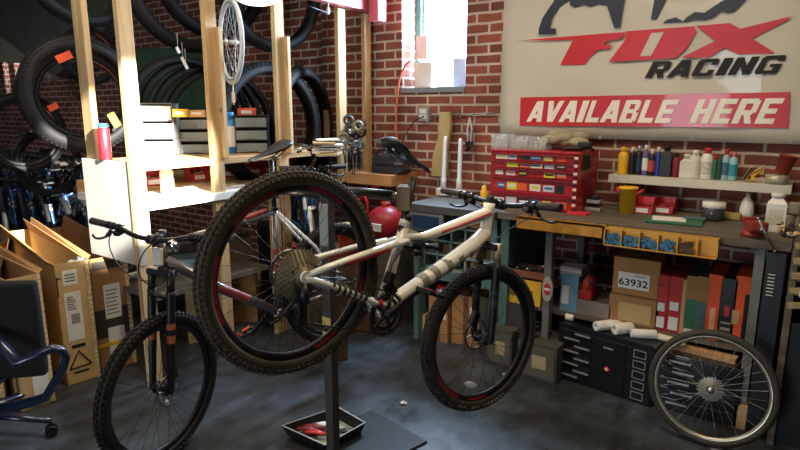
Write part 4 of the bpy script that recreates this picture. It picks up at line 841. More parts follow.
# ================================================================ WORKBENCH
BX0, BX1 = -1.52, -.02
T = empty('workbench', (BX0, 3.4, 0), label='long dark wooden workbench against the brick wall under the banner', cat='workbench'); O = Vector((BX0, 3.4, 0))
def wp(b, name, m, **k): return part(b, name, m, T, O, **k)
b = MB(); b.bb(-1.62, BX1, 3.4, 4.14, 1.005, 1.05, bev=.003); wp(b, 'worktop', DARKWOOD)
for x in (-1.27, -.15):
    b = MB(); b.bb(x-.022, x+.022, 3.42, 3.48, 0, 1.005); wp(b, 'leg', GREY)
    b = MB(); b.bb(x-.022, x+.022, 4.06, 4.12, 0, 1.005); wp(b, 'leg', GREY)
b = MB(); b.bb(-1.4, -.1, 3.5, 4.12, .40, .425); wp(b, 'lower_shelf', DARKWOOD)
b = MB(); b.bb(-1.27, -.1, 4.02, 4.05, .93, 1.005); wp(b, 'back_rail', DARKWOOD)
b = MB(); b.bb(-1.62, -1.56, 3.46, 4.1, 0, 1.005); wp(b, 'end_panel', TEAL, label='teal painted end panel')
# left bench section with pigeonholes
T2 = empty('pigeonhole_cabinet', (-2.3, 3.4, 0), label='grey topped bench cabinet with teal pigeonholes behind the white bike frame', cat='cabinet'); O2 = Vector((-2.3, 3.4, 0))
b = MB(); b.bb(-2.32, -1.63, 3.38, 4.14, .99, 1.045, bev=.003); part(b, 'worktop', mat('grey_worktop', '454340', .5, var=.2), T2, O2)
b = MB(); x0, x1, z0, z1 = -2.25, -1.68, .56, .985; b.bb(x0, x1, 3.75, 3.78, z0, z1); PH = mat('pigeonhole_paint', '7d8b84', .6, var=.1)
for k in range(6): x = x0+(x1-x0)*k/5; b.bb(x-.007, x+.007, 3.5, 3.75, z0, z1)
for k in range(5): z = z0+(z1-z0)*k/4; b.bb(x0, x1, 3.5, 3.75, z-.007, z+.007)
part(b, 'pigeonholes', PH, T2, O2)
for k in range(5):
    for j in range(4):
        if random.random() < .8:
            x = x0+(x1-x0)*(k+.5)/5; z = z0+(z1-z0)*j/4+.01; b = MB(); b.bb(x-.035, x+.035, 3.52+random.random()*.04, 3.72, z, z+.045+random.random()*.03); part(b, 'small_carton', [CARD, CARDL, CARDD][(k+j) % 3], T2, O2)
for x in (-2.28, -1.66):
    b = MB(); b.bb(x-.02, x+.02, 3.44, 4.1, 0, .99); part(b, 'side_panel', TEAL, T2, O2)
b = MB(); b.bb(-2.26, -1.68, 3.46, 4.1, .49, .55); part(b, 'cabinet_shelf', TEAL, T2, O2)
b = MB(); P = onY(408, 226, 3.37); b.bb(-2.30, -2.02, 3.375, 3.40, .86, .985); b.m = 1; b.bb(-2.27, -2.05, 3.37, 3.376, .875, .97); part(b, 'drawer', [GREY, NAVY], T2, O2)
# troughs on the bench front
TR = empty('bolt_tray', (-1.5, 3.33, .93), label='long ochre wooden tray fixed to the bench front, left of the blue-filled bins', cat='tray')
TP = lambda x, y: onY(x, y, 3.33)
OCH = mat('ochre_wood', 'b3802f', .6, var=.3, vs=18); 
def tray(T, xa, xb, zt, zb, n, frame, back, fill=None, dz=0):
    O = Vector(T.location); d = .06
    b = MB(); q = .006
    b.bb(xa, xb, 3.33, 3.39, zb, zb+q); b.bb(xa, xb, 3.384, 3.39, zb, zt); b.bb(xa, xa+q, 3.33, 3.39, zb, zt); b.bb(xb-q, xb, 3.33, 3.39, zb, zt); b.bb(xa, xb, 3.33, 3.336, zb, zb+.012 if n else zt); b.bb(xa, xb, 3.33, 3.336, zt-.01, zt)
    part(b, 'tray_body', [frame], T, O)
    for k in range(1, n): x = xa+(xb-xa)*k/n; b = MB(); b.bb(x-.003, x+.003, 3.331, 3.385, zb+.004, zt-.002); part(b, 'divider', frame, T, O)
    for k in range(n if fill else 0):
        if fill[k] is None: continue
        b = MB(); x = xa+(xb-xa)*(k+.5)/n
        for j in range(22): b.box((x+random.uniform(-.035, .035), 3.355+random.uniform(-.015, .015), zb+.015+random.uniform(0, (zt-zb)*.45)), (.03, .012, .014), Matrix.Rotation(random.uniform(0, 3), 3, 'Y'))
        part(b, 'tray_contents', fill[k], T, O)
tray(TR, TP(516, 220).x, TP(603, 232).x, zat(TP(516, 217), 216.5), zat(TP(516, 217), 228.5), 0, OCH, OCH)
TR2 = empty('bin_rail', (TP(604, 230).x, 3.33, .93), label='yellow six-compartment bin rail with blue bits along the bench front', cat='bins')
bb_ = mat('blue_bits', '2f6f93', .5); dk = mat('dark_bits', '4d3a22', .6)
tray(TR2, TP(604, 230).x, TP(718, 250).x, zat(TP(604, 226), 227), zat(TP(604, 226), 246), 6, mat('bin_yellow', 'c8962f', .45), None, [bb_, bb_, bb_, bb_, dk, None])
# ---- red tool chest
C0 = onZ(489, 205, BZ); C1 = onZ(577, 213.5, BZ); w = C1.x-C0.x; ch = zat(C0, 151)-BZ; cd = .40
T = empty('tool_chest', (C0.x, 3.62, BZ+.001), label='red steel tool chest covered in stickers on the left of the bench', cat='tool chest')
SREDD = mat('chest_red', 'b01c2c', .35, var=.05, coat=.3)
b = MB(); b.bb(0, w, 0, cd, 0, ch, bev=.005); b.build('chest_body', SREDD, T)
nd = 5; hs = [.26, .30, .16, .14, .14]; z = .008
sc = [mat('sticker_%s' % c, c, .5, var=0) for c in ('e6e2da', 'e2602a', 'd8d040', '3a5c9a', '1c1c1e', 'c8d0d8')]
for k in range(nd):
    hh = ch*hs[k]*.93; b = MB(); b.bb(.02, w-.03, -.012, 0, z, z+hh-.006, bev=.002); dr = b.build('drawer', SREDD, T)
    b = MB(); b.bb(.02, w-.03, -.024, -.012, z+hh-.016, z+hh-.008); b.build('drawer_handle', mat('handle_dark', '6b1a22', .4), dr)
    xs = [.08+j*.085+random.uniform(-.01, .01) for j in range(6)]
    for j, x in enumerate(xs):
        if x > w-.09 or random.random() < .12: continue
        sw = random.uniform(.055, .085); sh_ = min(hh*.62, random.uniform(.03, .06)); b = MB(); b.bb(x-sw/2, x+sw/2, -.0135, -.012, z+hh*.42-sh_/2, z+hh*.42+sh_/2, bev=.0004); b.m = 1; b.bb(x-sw*.38, x+sw*.38, -.0142, -.0135, z+hh*.42-sh_*.12, z+hh*.42+sh_*.2)
        b.build('sticker', [sc[(k*3+j*5) % 6], sc[(k+j+4) % 6]], dr)
    z += ch*hs[k]*.97
b = MB(); b.bb(w-.03, w-.004, -.014, -.002, .01, ch-.03); 
for k in range(14): b.m = k % 2+1; b.bb(w-.029, w-.005, -.016, -.014, .02+k*.025, .036+k*.025)
b.build('drawer_latch', [SREDD, INK, sc[0]], T)
b = MB(); 
for k in range(3): b.bb(w+.001, w+.004, .10, .26, .08+k*.1, .13+k*.1); 
b.m = 1; b.bb(w+.004, w+.006, .06, .20, .27, .36, bev=.001); b.m = 0; b.bb(w+.004, w+.005, .13, .3, .05, .15); b.build('side_badge', [mat('side_dark', '7d1a26', .4), INK], T)
b = MB(); b.bb(w-.05, w+.08, -.06, .05, -.0, .012); b.build('red_tray', mat('pinkish_red', 'd23a4e', .4), T)
b = MB(); b.bb(-.004, w+.004, -.01, cd, ch, ch+.012, bev=.003)
b.build('chest_lid', SREDD, T)
TOPZ = BZ+ch+.014
for i, (x0, x1, yt) in enumerate(((490, 508, 134), (509, 528, 136), (529, 546, 137))):
    P, w_, h_ = fit(x0, x1, yt, 150, y=3.7); P.z = TOPZ; h_ = zat(P, yt)-P.z
    t = empty('clear_tub', P, label=['clear plastic tub at the left end on top of the red tool chest', 'clear plastic tub in the middle on top of the red tool chest', 'clear plastic tub nearest the cloth on top of the red tool chest'][i], cat='tub', group='clear tubs on top of the red tool chest')
    b = MB(); q = .003; b.bb(-w_/2, w_/2, 0, .12, 0, q); b.bb(-w_/2, w_/2, 0, q, 0, h_); b.bb(-w_/2, w_/2, .117, .12, 0, h_); b.bb(-w_/2, -w_/2+q, 0, .12, 0, h_); b.bb(w_/2-q, w_/2, 0, .12, 0, h_); b.build('tub_wall', CLEAR, t)
    b = MB()
    for k in range(16): b.cyl((random.uniform(-.4, .4)*w_, .06+random.uniform(-.04, .04), .004), (random.uniform(-.4, .4)*w_, .06+random.uniform(-.04, .04), h_*random.uniform(.5, .95)), .005, n=6)
    b.build('tub_contents', mat('pale_sticks', 'b8b8ae', .5), t)
P, w_, h_ = fit(543, 584, 128, 152, y=3.82); P.z = TOPZ; b = MB()
for k in range(9): b.sph((random.uniform(-.42, .42)*w_, random.uniform(0, .1), .03+random.uniform(0, .45)*h_), .05, 10, sx=1.4, sz=.7)
b.build('rag_pile', mat('rag_beige', '9f947c', .9, .0, .2, 12, .5, 20), label='beige rags heaped on top of the red tool chest', cat='rags', loc=P)
P, w_, h_ = fit(560, 597, 145, 157, y=3.72); P.z = TOPZ; b = MB(); b.tube([(-w_*.45, 0, .012), (0, .05, .02), (w_*.25, .02, .03), (w_*.4, -.02, .012)], .012, 8, smooth=2); b.box((-w_*.2, .06, .014), (w_*.5, .05, .024), bev=.004); b.box((w_*.15, -.0, .045), (.08, .05, .035), bev=.008); b.build('hand_tool', DKST, label='dark hand tool lying at the right end on top of the red chest', cat='tool', loc=P)
# ---- small things on the bench
for i, (yb, wd) in enumerate(((212, .10), (201, .085))):
    P, w_, h_ = fit(590, 611, yb-9, yb, z=BZ); P.z = BZ+.001+(.05 if i else 0); P.y = 3.8; P.x = -1.12+.0
    b = MB(); b.box((0, 0, .012), (wd, .07, .022), bev=.004); b.m = 1; b.cyl((0, 0, .022), (0, 0, .05), .02); b.box((0, 0, .035), (wd*.8, .04, .014)); b.build('metal_fixture', [LGREY, DKST], label=['grey metal fixture on the bench right of the tool chest, bottom of two', 'pale metal fixture stacked on the lower one beside the tool chest'][i], cat='fixture', loc=P)
P, w_, h_ = fit(617, 636, 187, 213, z=BZ); t = empty('yellow_cup', P, label='tall yellow cup holding red handled tools on the bench', cat='cup')
b = MB(); b.rev([(0, 0), (w_*.36, 0), (w_*.46, h_*.93), (w_*.5, h_*.93), (w_*.5, h_), (w_*.43, h_), (w_*.34, .006), (0, .006)], n=24); b.build('cup_body', YEL, t)
b = MB()
for k in range(5): a = k*1.3; b.cyl((0, 0, h_*.5), (w_*.75*math.cos(a), w_*.3*math.sin(a), h_*.93), .009, n=8)
b.build('tool_handle', REDP, t)
for i, (x0, x1) in enumerate(((632, 651), (652, 672))):
    bin_(x0, x1, 199, 214, ['left red open bin with white label on the bench beside the yellow cup', 'right red open bin with white label on the bench beside the yellow cup'][i], z=BZ+.001, group='red open bins on the bench', fill=mat('bin_fill', '8a2a2a', .6), lab=True)
P = onZ(668, 222, BZ+.001); b = MB(); b.box((0, 0, .008), (.30, .2, .014), bev=.004); b.m = 1; b.box((-.03, 0, .017), (.18, .14, .003), Matrix.Rotation(.1, 3, 'Z')); b.m = 2; b.box((.1, .08, .02), (.12, .06, .012), bev=.003)
b.build('green_binder', [GRN, PAPER, TEAL], label='green binder with a white sheet lying on the bench', cat='binder', loc=(P.x+.03, P.y+.02, P.z), rz=.1)
P, w_, h_ = fit(702, 723, 202, 220, z=BZ+.001); t = empty('glass_jar', P, label='squat clear jar of dark bits with white lid on the bench', cat='jar')
b = MB(); b.rev([(0, 0), (w_*.42, 0), (w_*.5, h_*.15), (w_*.5, h_*.6), (w_*.44, h_*.72), (0, h_*.72)], n=24); b.build('jar_body', mat('jar_dark_glass', '3f4344', .12, var=.5, vs=70), t); b = MB(); b.rev([(w_*.48, h_*.7), (w_*.5, h_*.72), (w_*.5, h_), (0, h_)], n=24); b.build('lid', WHITE, t)
P = onZ(731, 219, BZ+.001); b = MB(); b.box((0, 0, .02), (.10, .06, .036), bev=.003); b.m = 1; b.box((0, -.031, .02), (.07, .002, .02)); b.build('yellow_box', [mat('tan_yellow', 'b39a4e', .6), CARDL], label='small mustard box between the jar and the red vise', cat='box', loc=P)
bottle(740, 753, 193, 211, 'small white dome topped bottle behind the red vise', WHITE, WHITE, None, z=BZ+.001, sh=.55, neck=.25, capf=.1)
bottle(765, 783, 193, 231, 'large white square bottle with printed label at the bench end', WHITE, WHITE, mat('label_grey', 'cfcdc0', .6, var=.12, vs=90), z=BZ+.001, style='square', sh=.18, neck=.62, capf=.1)
b = MB()
for k, (dx, dz_) in enumerate(((.0, 0), (.07, .0), (.03, .075), (.1, .07))): b.rev([(0, 0), (.034, 0), (.036, .01), (.036, .06), (.03, .068), (0, .068)], (dx, 0, dz_), n=16)
P = onY(788, 217, 3.9); P.z = BZ+.001; b.build('glass_jars', mat('jar_glass', 'a9a796', .1, alpha=.6), label='cloudy clear jars stacked at the far right bench end', cat='jars', loc=P)
P = onZ(752, 236, BZ+.001); VR = mat('vise_red', '8d3026', .45, var=.2, vs=20); t = empty('bench_vise', P, rz=.35, label='red bench vise with steel handle at the right end of the bench', cat='vise')
b = MB(); b.rev([(0, 0), (.055, 0), (.055, .02), (.04, .03), (0, .03)], n=20); b.box((0, 0, .052), (.065, .12, .055), bev=.012); b.box((0, .05, .078), (.08, .035, .03), bev=.005); b.build('vise_body', VR, t)
b = MB(); b.box((0, -.085, .068), (.08, .035, .045), bev=.006); b.box((0, -.04, .06), (.04, .12, .035)); b.build('vise_jaw', VR, t)
b = MB(); b.cyl((0, -.16, .06), (0, -.08, .06), .012); b.cyl((-.03, -.16, .12), (.06, -.16, -.04), .006); b.sph((.06, -.16, -.04), .009, 8); b.sph((-.03, -.16, .12), .009, 8); b.build('vise_handle', STEEL, t)
# ---- white wall shelf with bottles
S0, S1 = onY(608, 182, 3.95), onY(791, 195, 3.95); sz1 = zat(S0, 174.5)
T = empty('wall_shelf', (S0.x, 3.95, S0.z), label='white painted shelf on the brick wall under the banner', cat='shelf')
b = MB(); b.bb(0, S1.x-S0.x, 0, .2, 0, sz1-S0.z, bev=.002); b.build('board', mat('shelf_white', 'd2ccbb', .5, var=.04), T)
for x in (.1, (S1.x-S0.x)-.1): b = MB(); b.poly3([(x, .02, 0), (x, .19, 0), (x, .19, -.12)], (.01, 0, 0)); b.build('bracket', GREY, T)
SB_ = [(617, 627, 147, 'yellow slim squeeze bottle at the left end of the wall shelf', YEL, YEL, None, 'r'), (628, 634, 147, 'black slim bottle with white cap, second on the wall shelf', BLK, WHITE, None, 'r'), (634, 641, 146, 'dark bottle with silver cap, third on the wall shelf', BLK, ALU, NAVY, 'r'), (641, 647, 145, 'purple and white labelled bottle with white cap on the wall shelf', mat('purple', '6b5580', .4), WHITE, WHITE, 'r'), (647, 654, 149, 'red labelled dark bottle on the wall shelf', BLK, WHITE, mat('brick_red_label', 'b04a3a', .5), 'r'), (654, 659, 147, 'blue bottle with white cap before the black jug', mat('royal_blue', '2b3f9c', .4), WHITE, None, 'r'),
       (659, 671, 145, 'large black slanted-neck jug on the wall shelf', BLK, BLK, DKST, 's'), (671, 679, 153, 'maroon bottle beside the large black jug', DKRED, BLK, None, 'r'), (679, 692, 154, 'cream square bottle without label on the wall shelf', mat('cream_bottle', 'd5d2c2', .45), mat('cream_bottle', 'd5d2c2', .45), None, 's'), (688, 699, 150, 'cream bottle with big white cap on the wall shelf', mat('cream_bottle', 'd5d2c2', .45), WHITE, None, 'r'),
       (700, 711, 148, 'white bottle with red cap and printed label on the wall shelf', WHITE, REDP, mat('print_label', 'c9c0b8', .5, var=.4, vs=80), 'r'), (711, 716, 155, 'green slim bottle with red cap on the wall shelf', GRN, REDP, None, 'r'), (716, 721, 155, 'dark green slim bottle right of the red capped one', mat('dark_green', '1f4a35', .4), GRN, None, 'r'), (721, 728, 149, 'grey blue bottle with red cap on the wall shelf', mat('grey_bluebottle', '9ab0b8', .4), REDP, mat('blue_label', '3c5f7e', .5), 'r'), (728, 736, 152, 'teal labelled bottle with pink cap on the wall shelf', mat('light_teal', '8fc4c8', .4), mat('pink_cap', 'd9707c', .5), mat('teal_label', '2f8fa0', .5), 'r')]
for x0, x1, yt, l, m, cm, lm, s in SB_:
    P = onY((x0+x1)/2, 178, 4.04); P.z = sz1+.001; k = depth(P)/FL
    bottle(0, 0, 0, 0, l, m, cm, lm, 'square' if s == 's' else 'round', P=P, wh=((x1-x0)*k*(.9 if s == 's' else 1), zat(P, yt)-P.z), neck=.5, sh=.18, capf=.16, rz=0)
P, w_, h_ = fit(738, 762, 166, 184, y=4.02); P.z = sz1+.001; b = MB()
for k in range(9): b.m = k % 3; b.cyl((random.uniform(-.4, .2)*w_, random.uniform(-.02, .02), .01), (random.uniform(-.1, .5)*w_, random.uniform(-.03, .03), h_*random.uniform(.3, 1)), .006, n=6)
b.build('brush_heap', [CARDL, YEL, DKST], label='heap of yellow and dark brushes on the wall shelf', cat='brushes', loc=P)
P, w_, h_ = fit(766, 786, 174, 184, y=4.0); P.z = sz1+.001; b = MB(); b.rev([(0, 0), (w_*.42, 0), (w_*.5, h_*.2), (w_*.5, h_*.9), (0, h_*.9)], n=20); b.build('round_tin', mat('pale_tin', 'b0ac98', .4, .3), label='pale round tin at the right end of the wall shelf', cat='tin', loc=P)
P2 = Vector((P.x+.02, P.y, P.z+h_*.92)); kk = depth(P2)/FL; R3 = Matrix.Rotation(.2, 3, 'Y'); b = MB(); b.rev([(0, 0), (.036, 0), (.045, .10), (.048, .10), (.048, .108), (.04, .108), (.034, .004)], (0, 0, 0), (.25, 0, 1), n=20); b.build('rust_cup', mat('rust_red', '9c3c28', .5), label='rust red cup standing on the pale round tin', cat='cup', loc=P2+Vector((0, 0, .01)))
# ---- lower shelf goods
LS = .426
def box_on(x0, x1, yt, name, label, m, z=LS, y=3.52, d=.25, rz=0, extra=None, lab=None, cat='box', group=None):
    P = onY((x0+x1)/2, 300, y); P.z = z; k = depth(P)/FL; w_ = (x1-x0)*k*1.03; h_ = zat(P, yt)-z
    t = empty(name, P, rz=rz, label=label, cat=cat, group=group); b = MB(); b.bb(-w_/2, w_/2, 0, d, 0, h_, bev=.002); b.build('box_body', m, t)
    for e in (extra or []):
        b = MB(); u0, u1, v0, v1, em = e; b.bb(-w_/2+w_*u0, -w_/2+w_*u1, -.003, 0, h_*v0, h_*v1); b.build('printed_panel', em, t)
    return t, w_, h_, P
t, w_, h_, P = box_on(611, 657, 297, 'carton', 'brown carton under the numbered carton on the lower shelf', CARD, d=.3, extra=[(.2, .85, .1, .75, CARDL)])
P.z += h_+.001; k = depth(P)/FL; z2 = zat(P, 259)-P.z; w2_ = 44*k
t = empty('carton', P, label='brown carton numbered 63932 on top of another carton under the bench', cat='box')
b = MB(); b.bb(-w2_/2, w2_/2, 0, .28, 0, z2, bev=.003); b.m = 1; b.bb(-w2_*.5, w2_*.5, -.002, 0, z2*.0, z2*.03); b.build('box_body', [CARD, CARDD], t)
b = MB(); b.bb(-w2_*.38, w2_*.3, -.003, 0, z2*.2, z2*.62); b.build('paper_label', PAPER, t)
text('63932', t, INK, (-w2_*.36, -.0032, z2*.27), (1, 0, 0), (0, 0, 1), w2_*.63, z2*.19, .0005, 0, .02)
b = MB()
for k in range(5): b.bb(-w2_*.02+k*w2_*.05, -w2_*.02+k*w2_*.05+w2_*.03, -.0036, -.003, z2*.53, z2*.565)
b.build('faint_print', GREY, t)
W_ = WHITE
for x0, x1, yt, nm, l, m, ex in ((657, 667, 275, 'component_box', 'narrow red box left of two beside the numbered carton', mat('box_red', 'b8281e', .6), [(.15, .85, .05, .25, W_), (.15, .8, .35, .5, W_), (.1, .9, .8, .83, DKRED)]), (669, 681, 277, 'component_box', 'wider red box, right of two beside the numbered carton', mat('box_red', 'b8281e', .6), [(.15, .85, .05, .28, W_), (.15, .8, .4, .55, W_)]),
                             (682, 686, 280, 'component_box', 'thin cream box between the red and teal boxes', CARDL, []), (686, 696, 276, 'component_box', 'left brown and teal box on the lower shelf', GRN, [(0, 1, .62, 1, CARD), (.1, .9, .05, .12, W_)]), (697, 707, 277, 'component_box', 'right brown and teal box on the lower shelf', TEAL, [(0, 1, .6, 1, CARD)]),
                             (708, 720, 275, 'component_box', 'bright orange box beside the teal boxes', mat('box_orange', 'ee5a1e', .6), [(.3, .7, .1, .5, mat('pale_orange', 'f0b090', .5))]), (721, 735, 279, 'component_box', 'black box with red mark between two orange boxes', BLK, [(.35, .65, .42, .58, RED), (.2, .8, .2, .24, LGREY), (.2, .8, .3, .33, LGREY)]), (736, 756, 277, 'component_box', 'large orange box with black printed panel near the bench leg', mat('box_orange', 'ee5a1e', .6), [(.45, .9, .05, .75, INK), (.58, .68, .1, .7, W_), (.0, .3, .3, .5, CARDL)])):
    box_on(x0, x1, yt, nm, l, m, extra=ex, d=.28)
box_on(560, 577, 275, 'component_box', 'pale blue carton at the left of the lower shelf', mat('sky_box', '6fa3bd', .5), d=.2, extra=[(.1, .5, .2, .7, WHITE)], z=LS)
t, w_, h_, P = box_on(577, 610, 302, 'storage_tub', 'cloudy plastic tub on the lower shelf left of the cartons', mat('tub_cloudy', '8d817a', .4, var=.3), d=.25)
P2 = Vector((P.x-.07, P.y+.06, P.z+h_+.001)); b = MB(); b.box((0, 0, .03), (.11, .1, .06), bev=.01); b.m = 1; b.rev([(.0, 0), (.045, 0), (.02, .09), (0, .09)], (0, 0, .06), (.3, 0, 1)); b.m = 2; b.sph((.03, 0, .12), .035, 10); b.build('spray_gun', [REDP, ORNG, DKRED], label='orange and red plastic thing on the cloudy tub', cat='tool', loc=P2)
P2 = Vector((P.x-.17, P.y+.08, P.z+.28)); 
b = MB(); b.bb(-.07, .07, 0, .12, 0, .05); b.m = 1; b.bb(-.07, .07, -.002, 0, .02, .03); P3 = onY(569, 300, 3.54); P3.z = zat(P3, 275)+.002; b.build('component_box', [mat('lilac_box', 'b9a9b5', .6), WHITE], label='pinkish white carton stacked on the pale blue carton', cat='box', loc=P3)
# yellow bin and terracotta tray on a box at the left of the leg
P, w_, h_ = fit(500, 541, 279, 304, y=3.5); P.z = LS if 0 else P.z
b = MB(); b.bb(-.3, .12, -.02, .4, 0, P.z-.002); b.build('low_cupboard', mat('cupboard_dark', '3a3733', .7), label='dark low cupboard under the yellow bin', cat='cupboard', loc=(P.x, P.y, 0))
b = MB(); b.bb(-w_/2, w_/2, 0, .2, 0, h_, bev=.003); b.m = 1; b.bb(-w_*.3, w_*.3, -.002, 0, h_*.3, h_*.6); b.build('yellow_bin', [YEL, mat('print_brown', '7a6020', .6)], label='yellow printed bin under the terracotta tray of bolts', cat='bin', loc=P)
P = P+Vector((.03, .0, h_+.001)); b = MB(); b.bb(-w_*.5, w_*.55, 0, .18, 0, .012); b.bb(-w_*.5, w_*.55, 0, .006, 0, .06); b.bb(-w_*.5, w_*.55, .174, .18, 0, .06); b.bb(-w_*.5, -w_*.5+.006, 0, .18, 0, .06); b.bb(w_*.55-.006, w_*.55, 0, .18, 0, .06); b.m = 1
for k in range(60): b.box((random.uniform(-.42, .48)*w_, random.uniform(.02, .16), random.uniform(.04, .07)), (.025, .012, .01), Matrix.Rotation(random.uniform(0, 3), 3, 'Z') @ Matrix.Rotation(random.uniform(-.5, .5), 3, 'Y'))
b.build('bolt_tray', [mat('terracotta', '9c5a38', .7), STEEL], label='terracotta tray heaped with silver bolts on the yellow bin', cat='tray', loc=P)
P = onY(547.5, 289, 3.405); k = depth(P)/FL; b = MB(); b.prism([(5.5*k*math.cos(a*PI/10), 13*k*math.sin(a*PI/10)) for a in range(20)], (0, 0, 0), (1, 0, 0), (0, 0, 1), .004); b.m = 1; b.prism([(3.6*k*math.cos(a*PI/10), 6*k*math.sin(a*PI/10)) for a in range(20)], (0, -.005, 0), (1, 0, 0), (0, 0, 1), .003); b.m = 2; b.bb(-3*k, 3*k, -.0095, -.008, -1.2*k, 1.2*k)
b.build('oval_sign', [LGREY, RED, WHITE], label='oval red and white sign hung on the left bench leg', cat='sign', loc=P)
# boxes on the floor under the left bench
for i, (x0, x1, yt, yb, m, l) in enumerate(((425, 447, 296, 342, CARD, 'brown carton on the floor behind the white bike front wheel, left of three'), (449, 481, 296, 346, CARD, 'wide brown carton on the floor seen through the front wheel spokes'), (403, 428, 322, 345, CARDL, 'low pale carton on the floor beside the black chainring'))):
    P, w_, h_ = fit(x0, x1, yt, yb, z=0); P.y = max(P.y, 3.5); b = MB(); b.bb(-w_/2, w_/2, 0, .35, 0, h_, bev=.003); b.m = 1; b.bb(-.02, .02, -.002, .35, 0, h_+.001); b.m = 2; b.bb(w_*.15, w_*.4, -.002, 0, h_*.5, h_*.8); b.build('carton', [m, CARDD, WHITE], label=l, cat='box', loc=P)
P, w_, h_ = fit(425, 437, 297, 304, y=3.75); b = MB(); b.rev([(0, 0), (w_*.5, 0), (w_*.5, h_*.6), (w_*.4, h_), (0, h_)]); b.m = 1; b.rev([(w_*.51, h_*.2), (w_*.51, h_*.5)]); 
P, _, _ = fit(425, 447, 296, 342, z=0); b.build('round_tin', [RED, WHITE], label='red and white round tin on the brown carton under the bench', cat='tin', loc=(P.x-.02, max(P.y, 3.5)+.1, zat((P.x, max(P.y, 3.5)), 296)+.002))
for i, (x0, x1, yt, yb, l) in enumerate(((484, 512, 330, 366, 'grey plastic drawer unit seen through the front wheel spokes'), (515, 556, 344, 380, 'grey plastic drawer unit left of the black tool box'))):
    P, w_, h_ = fit(x0, x1, yt, yb, z=0); t = empty('drawer_unit', P, label=l, cat='drawer unit', group='grey drawer units on the floor'); b = MB(); b.bb(-w_/2, w_/2, 0, .3, 0, h_, bev=.003); b.build('unit_body', mat('drab_grey', '4f4d46', .5), t)
    b = MB(); b.bb(-w_*.46, w_*.46, -.01, 0, h_*.1, h_*.9, bev=.002); d_ = b.build('drawer', mat('drab_front', '5c594f', .5), t)
    b = MB(); b.bb(-w_*.1, w_*.25, -.012, -.01, h_*.35, h_*.7); b.build('drawer_label', mat('tan_label', 'b09c78', .7), d_)
    if i: P = P+Vector((0, .05, h_+.001)); clutter('cable_heap', 'black cables and parts heaped on the grey drawer unit', 'cables', 522, 556, 318, 343, [BLK, DKST], y=P.y, n=16, kind='sticks')
# ---- black tool box
A0, A1 = onZ(556, 376, 0), onZ(651, 408, 0); w_ = (A1-A0).length; th = .375
T = empty('tool_box', A0, rz=math.atan2(A1.y-A0.y, A1.x-A0.x), label='low black tool chest with silver drawer pulls and paper rolls on top', cat='tool chest')
b = MB(); b.bb(0, w_, 0, .32, 0, th, bev=.006); b.build('chest_body', mat('gloss_black', '101217', .3, var=0, coat=.5), T)
for c_, (xa, xb) in enumerate(((.02, w_*.36), (w_*.38, w_*.72), (w_*.74, w_*.98))):
    n_ = 8 if c_ == 0 else (3 if c_ == 1 else 5)
    for k in range(n_):
        z0 = .02+(th-.05)*k/n_; z1 = .02+(th-.05)*(k+1)/n_-.006
        b = MB(); b.bb(xa, xb, -.01, 0, z0, z1, bev=.002); d_ = b.build('drawer', mat('gloss_black', '101217', .3), T)
        if c_ == 0: b = MB(); s_ = .03+.07*(k % 2); b.bb(xa+s_, xa+s_+.1, -.02, -.01, z1-.016, z1-.008); b.build('drawer_pull', ALU, d_)
        if c_ == 2:
            b = MB(); xm, zm = (xa+xb)/2, (z0+z1)/2; q = .004; hw, hz = .036, (z1-z0)*.4
            b.bb(xm-hw, xm+hw, -.013, -.01, zm+hz-q, zm+hz); b.bb(xm-hw, xm+hw, -.013, -.01, zm-hz, zm-hz+q); b.bb(xm-hw, xm-hw+q, -.013, -.01, zm-hz, zm+hz); b.bb(xm+hw-q, xm+hw, -.013, -.01, zm-hz, zm+hz); b.build('drawer_frame', ALU, d_)
        if c_ == 1 and k == 1: b = MB(); xm, zm = (xa+xb)/2, (z0+z1)/2-.02; b.box((xm, -.012, zm), (.03, .003, .03), Matrix.Rotation(PI/4, 3, 'Y')); b.m = 1; b.box((xm, -.014, zm), (.016, .003, .016), Matrix.Rotation(PI/4, 3, 'Y')); b.build('badge', [REDP, WHITE], d_)
        if c_ == 1 and k == 2: b = MB(); b.bb((xa+xb)/2-.03, (xa+xb)/2+.03, -.012, -.01, z0+.05, z0+.06); b.build('name_plate', ALU, d_)
ux = (A1-A0).normalized(); uy = Vector((-ux.y, ux.x, 0))
RL = ['leftmost short white paper roll on the black tool box', 'white paper roll lying at the front of the black tool box pile', 'white paper roll leaning against its neighbour on the black tool box', 'thick white paper roll in the middle of the black tool box', 'long white paper roll at the right of the black tool box', 'thin pale tube crossing the right end of the black tool box']
for i, (u, v, L, r, an) in enumerate(((.04, .06, .05, .022, .3), (.27, .05, .12, .03, 1.1), (.32, .11, .13, .03, .9), (.38, .07, .12, .034, 1.0), (.50, .08, .14, .028, .6), (.62, .12, .30, .02, -.05))):
    c = A0+ux*min(u, w_-.03)+uy*v; c.z = th+r+.001; d = (ux*math.cos(an)+uy*math.sin(an))*L/2
    b = MB(); b.rev([(r*.4, -L/2), (r*.95, -L/2), (r, -L/2+.004), (r, L/2-.004), (r*.95, L/2), (r*.4, L/2)], (0, 0, 0), d.normalized(), 20, True); b.build('paper_roll', PAPER if i < 5 else mat('tube_cream', 'cfc4a6', .6), label=RL[i], cat='roll', loc=c, group='paper rolls on the black tool box')
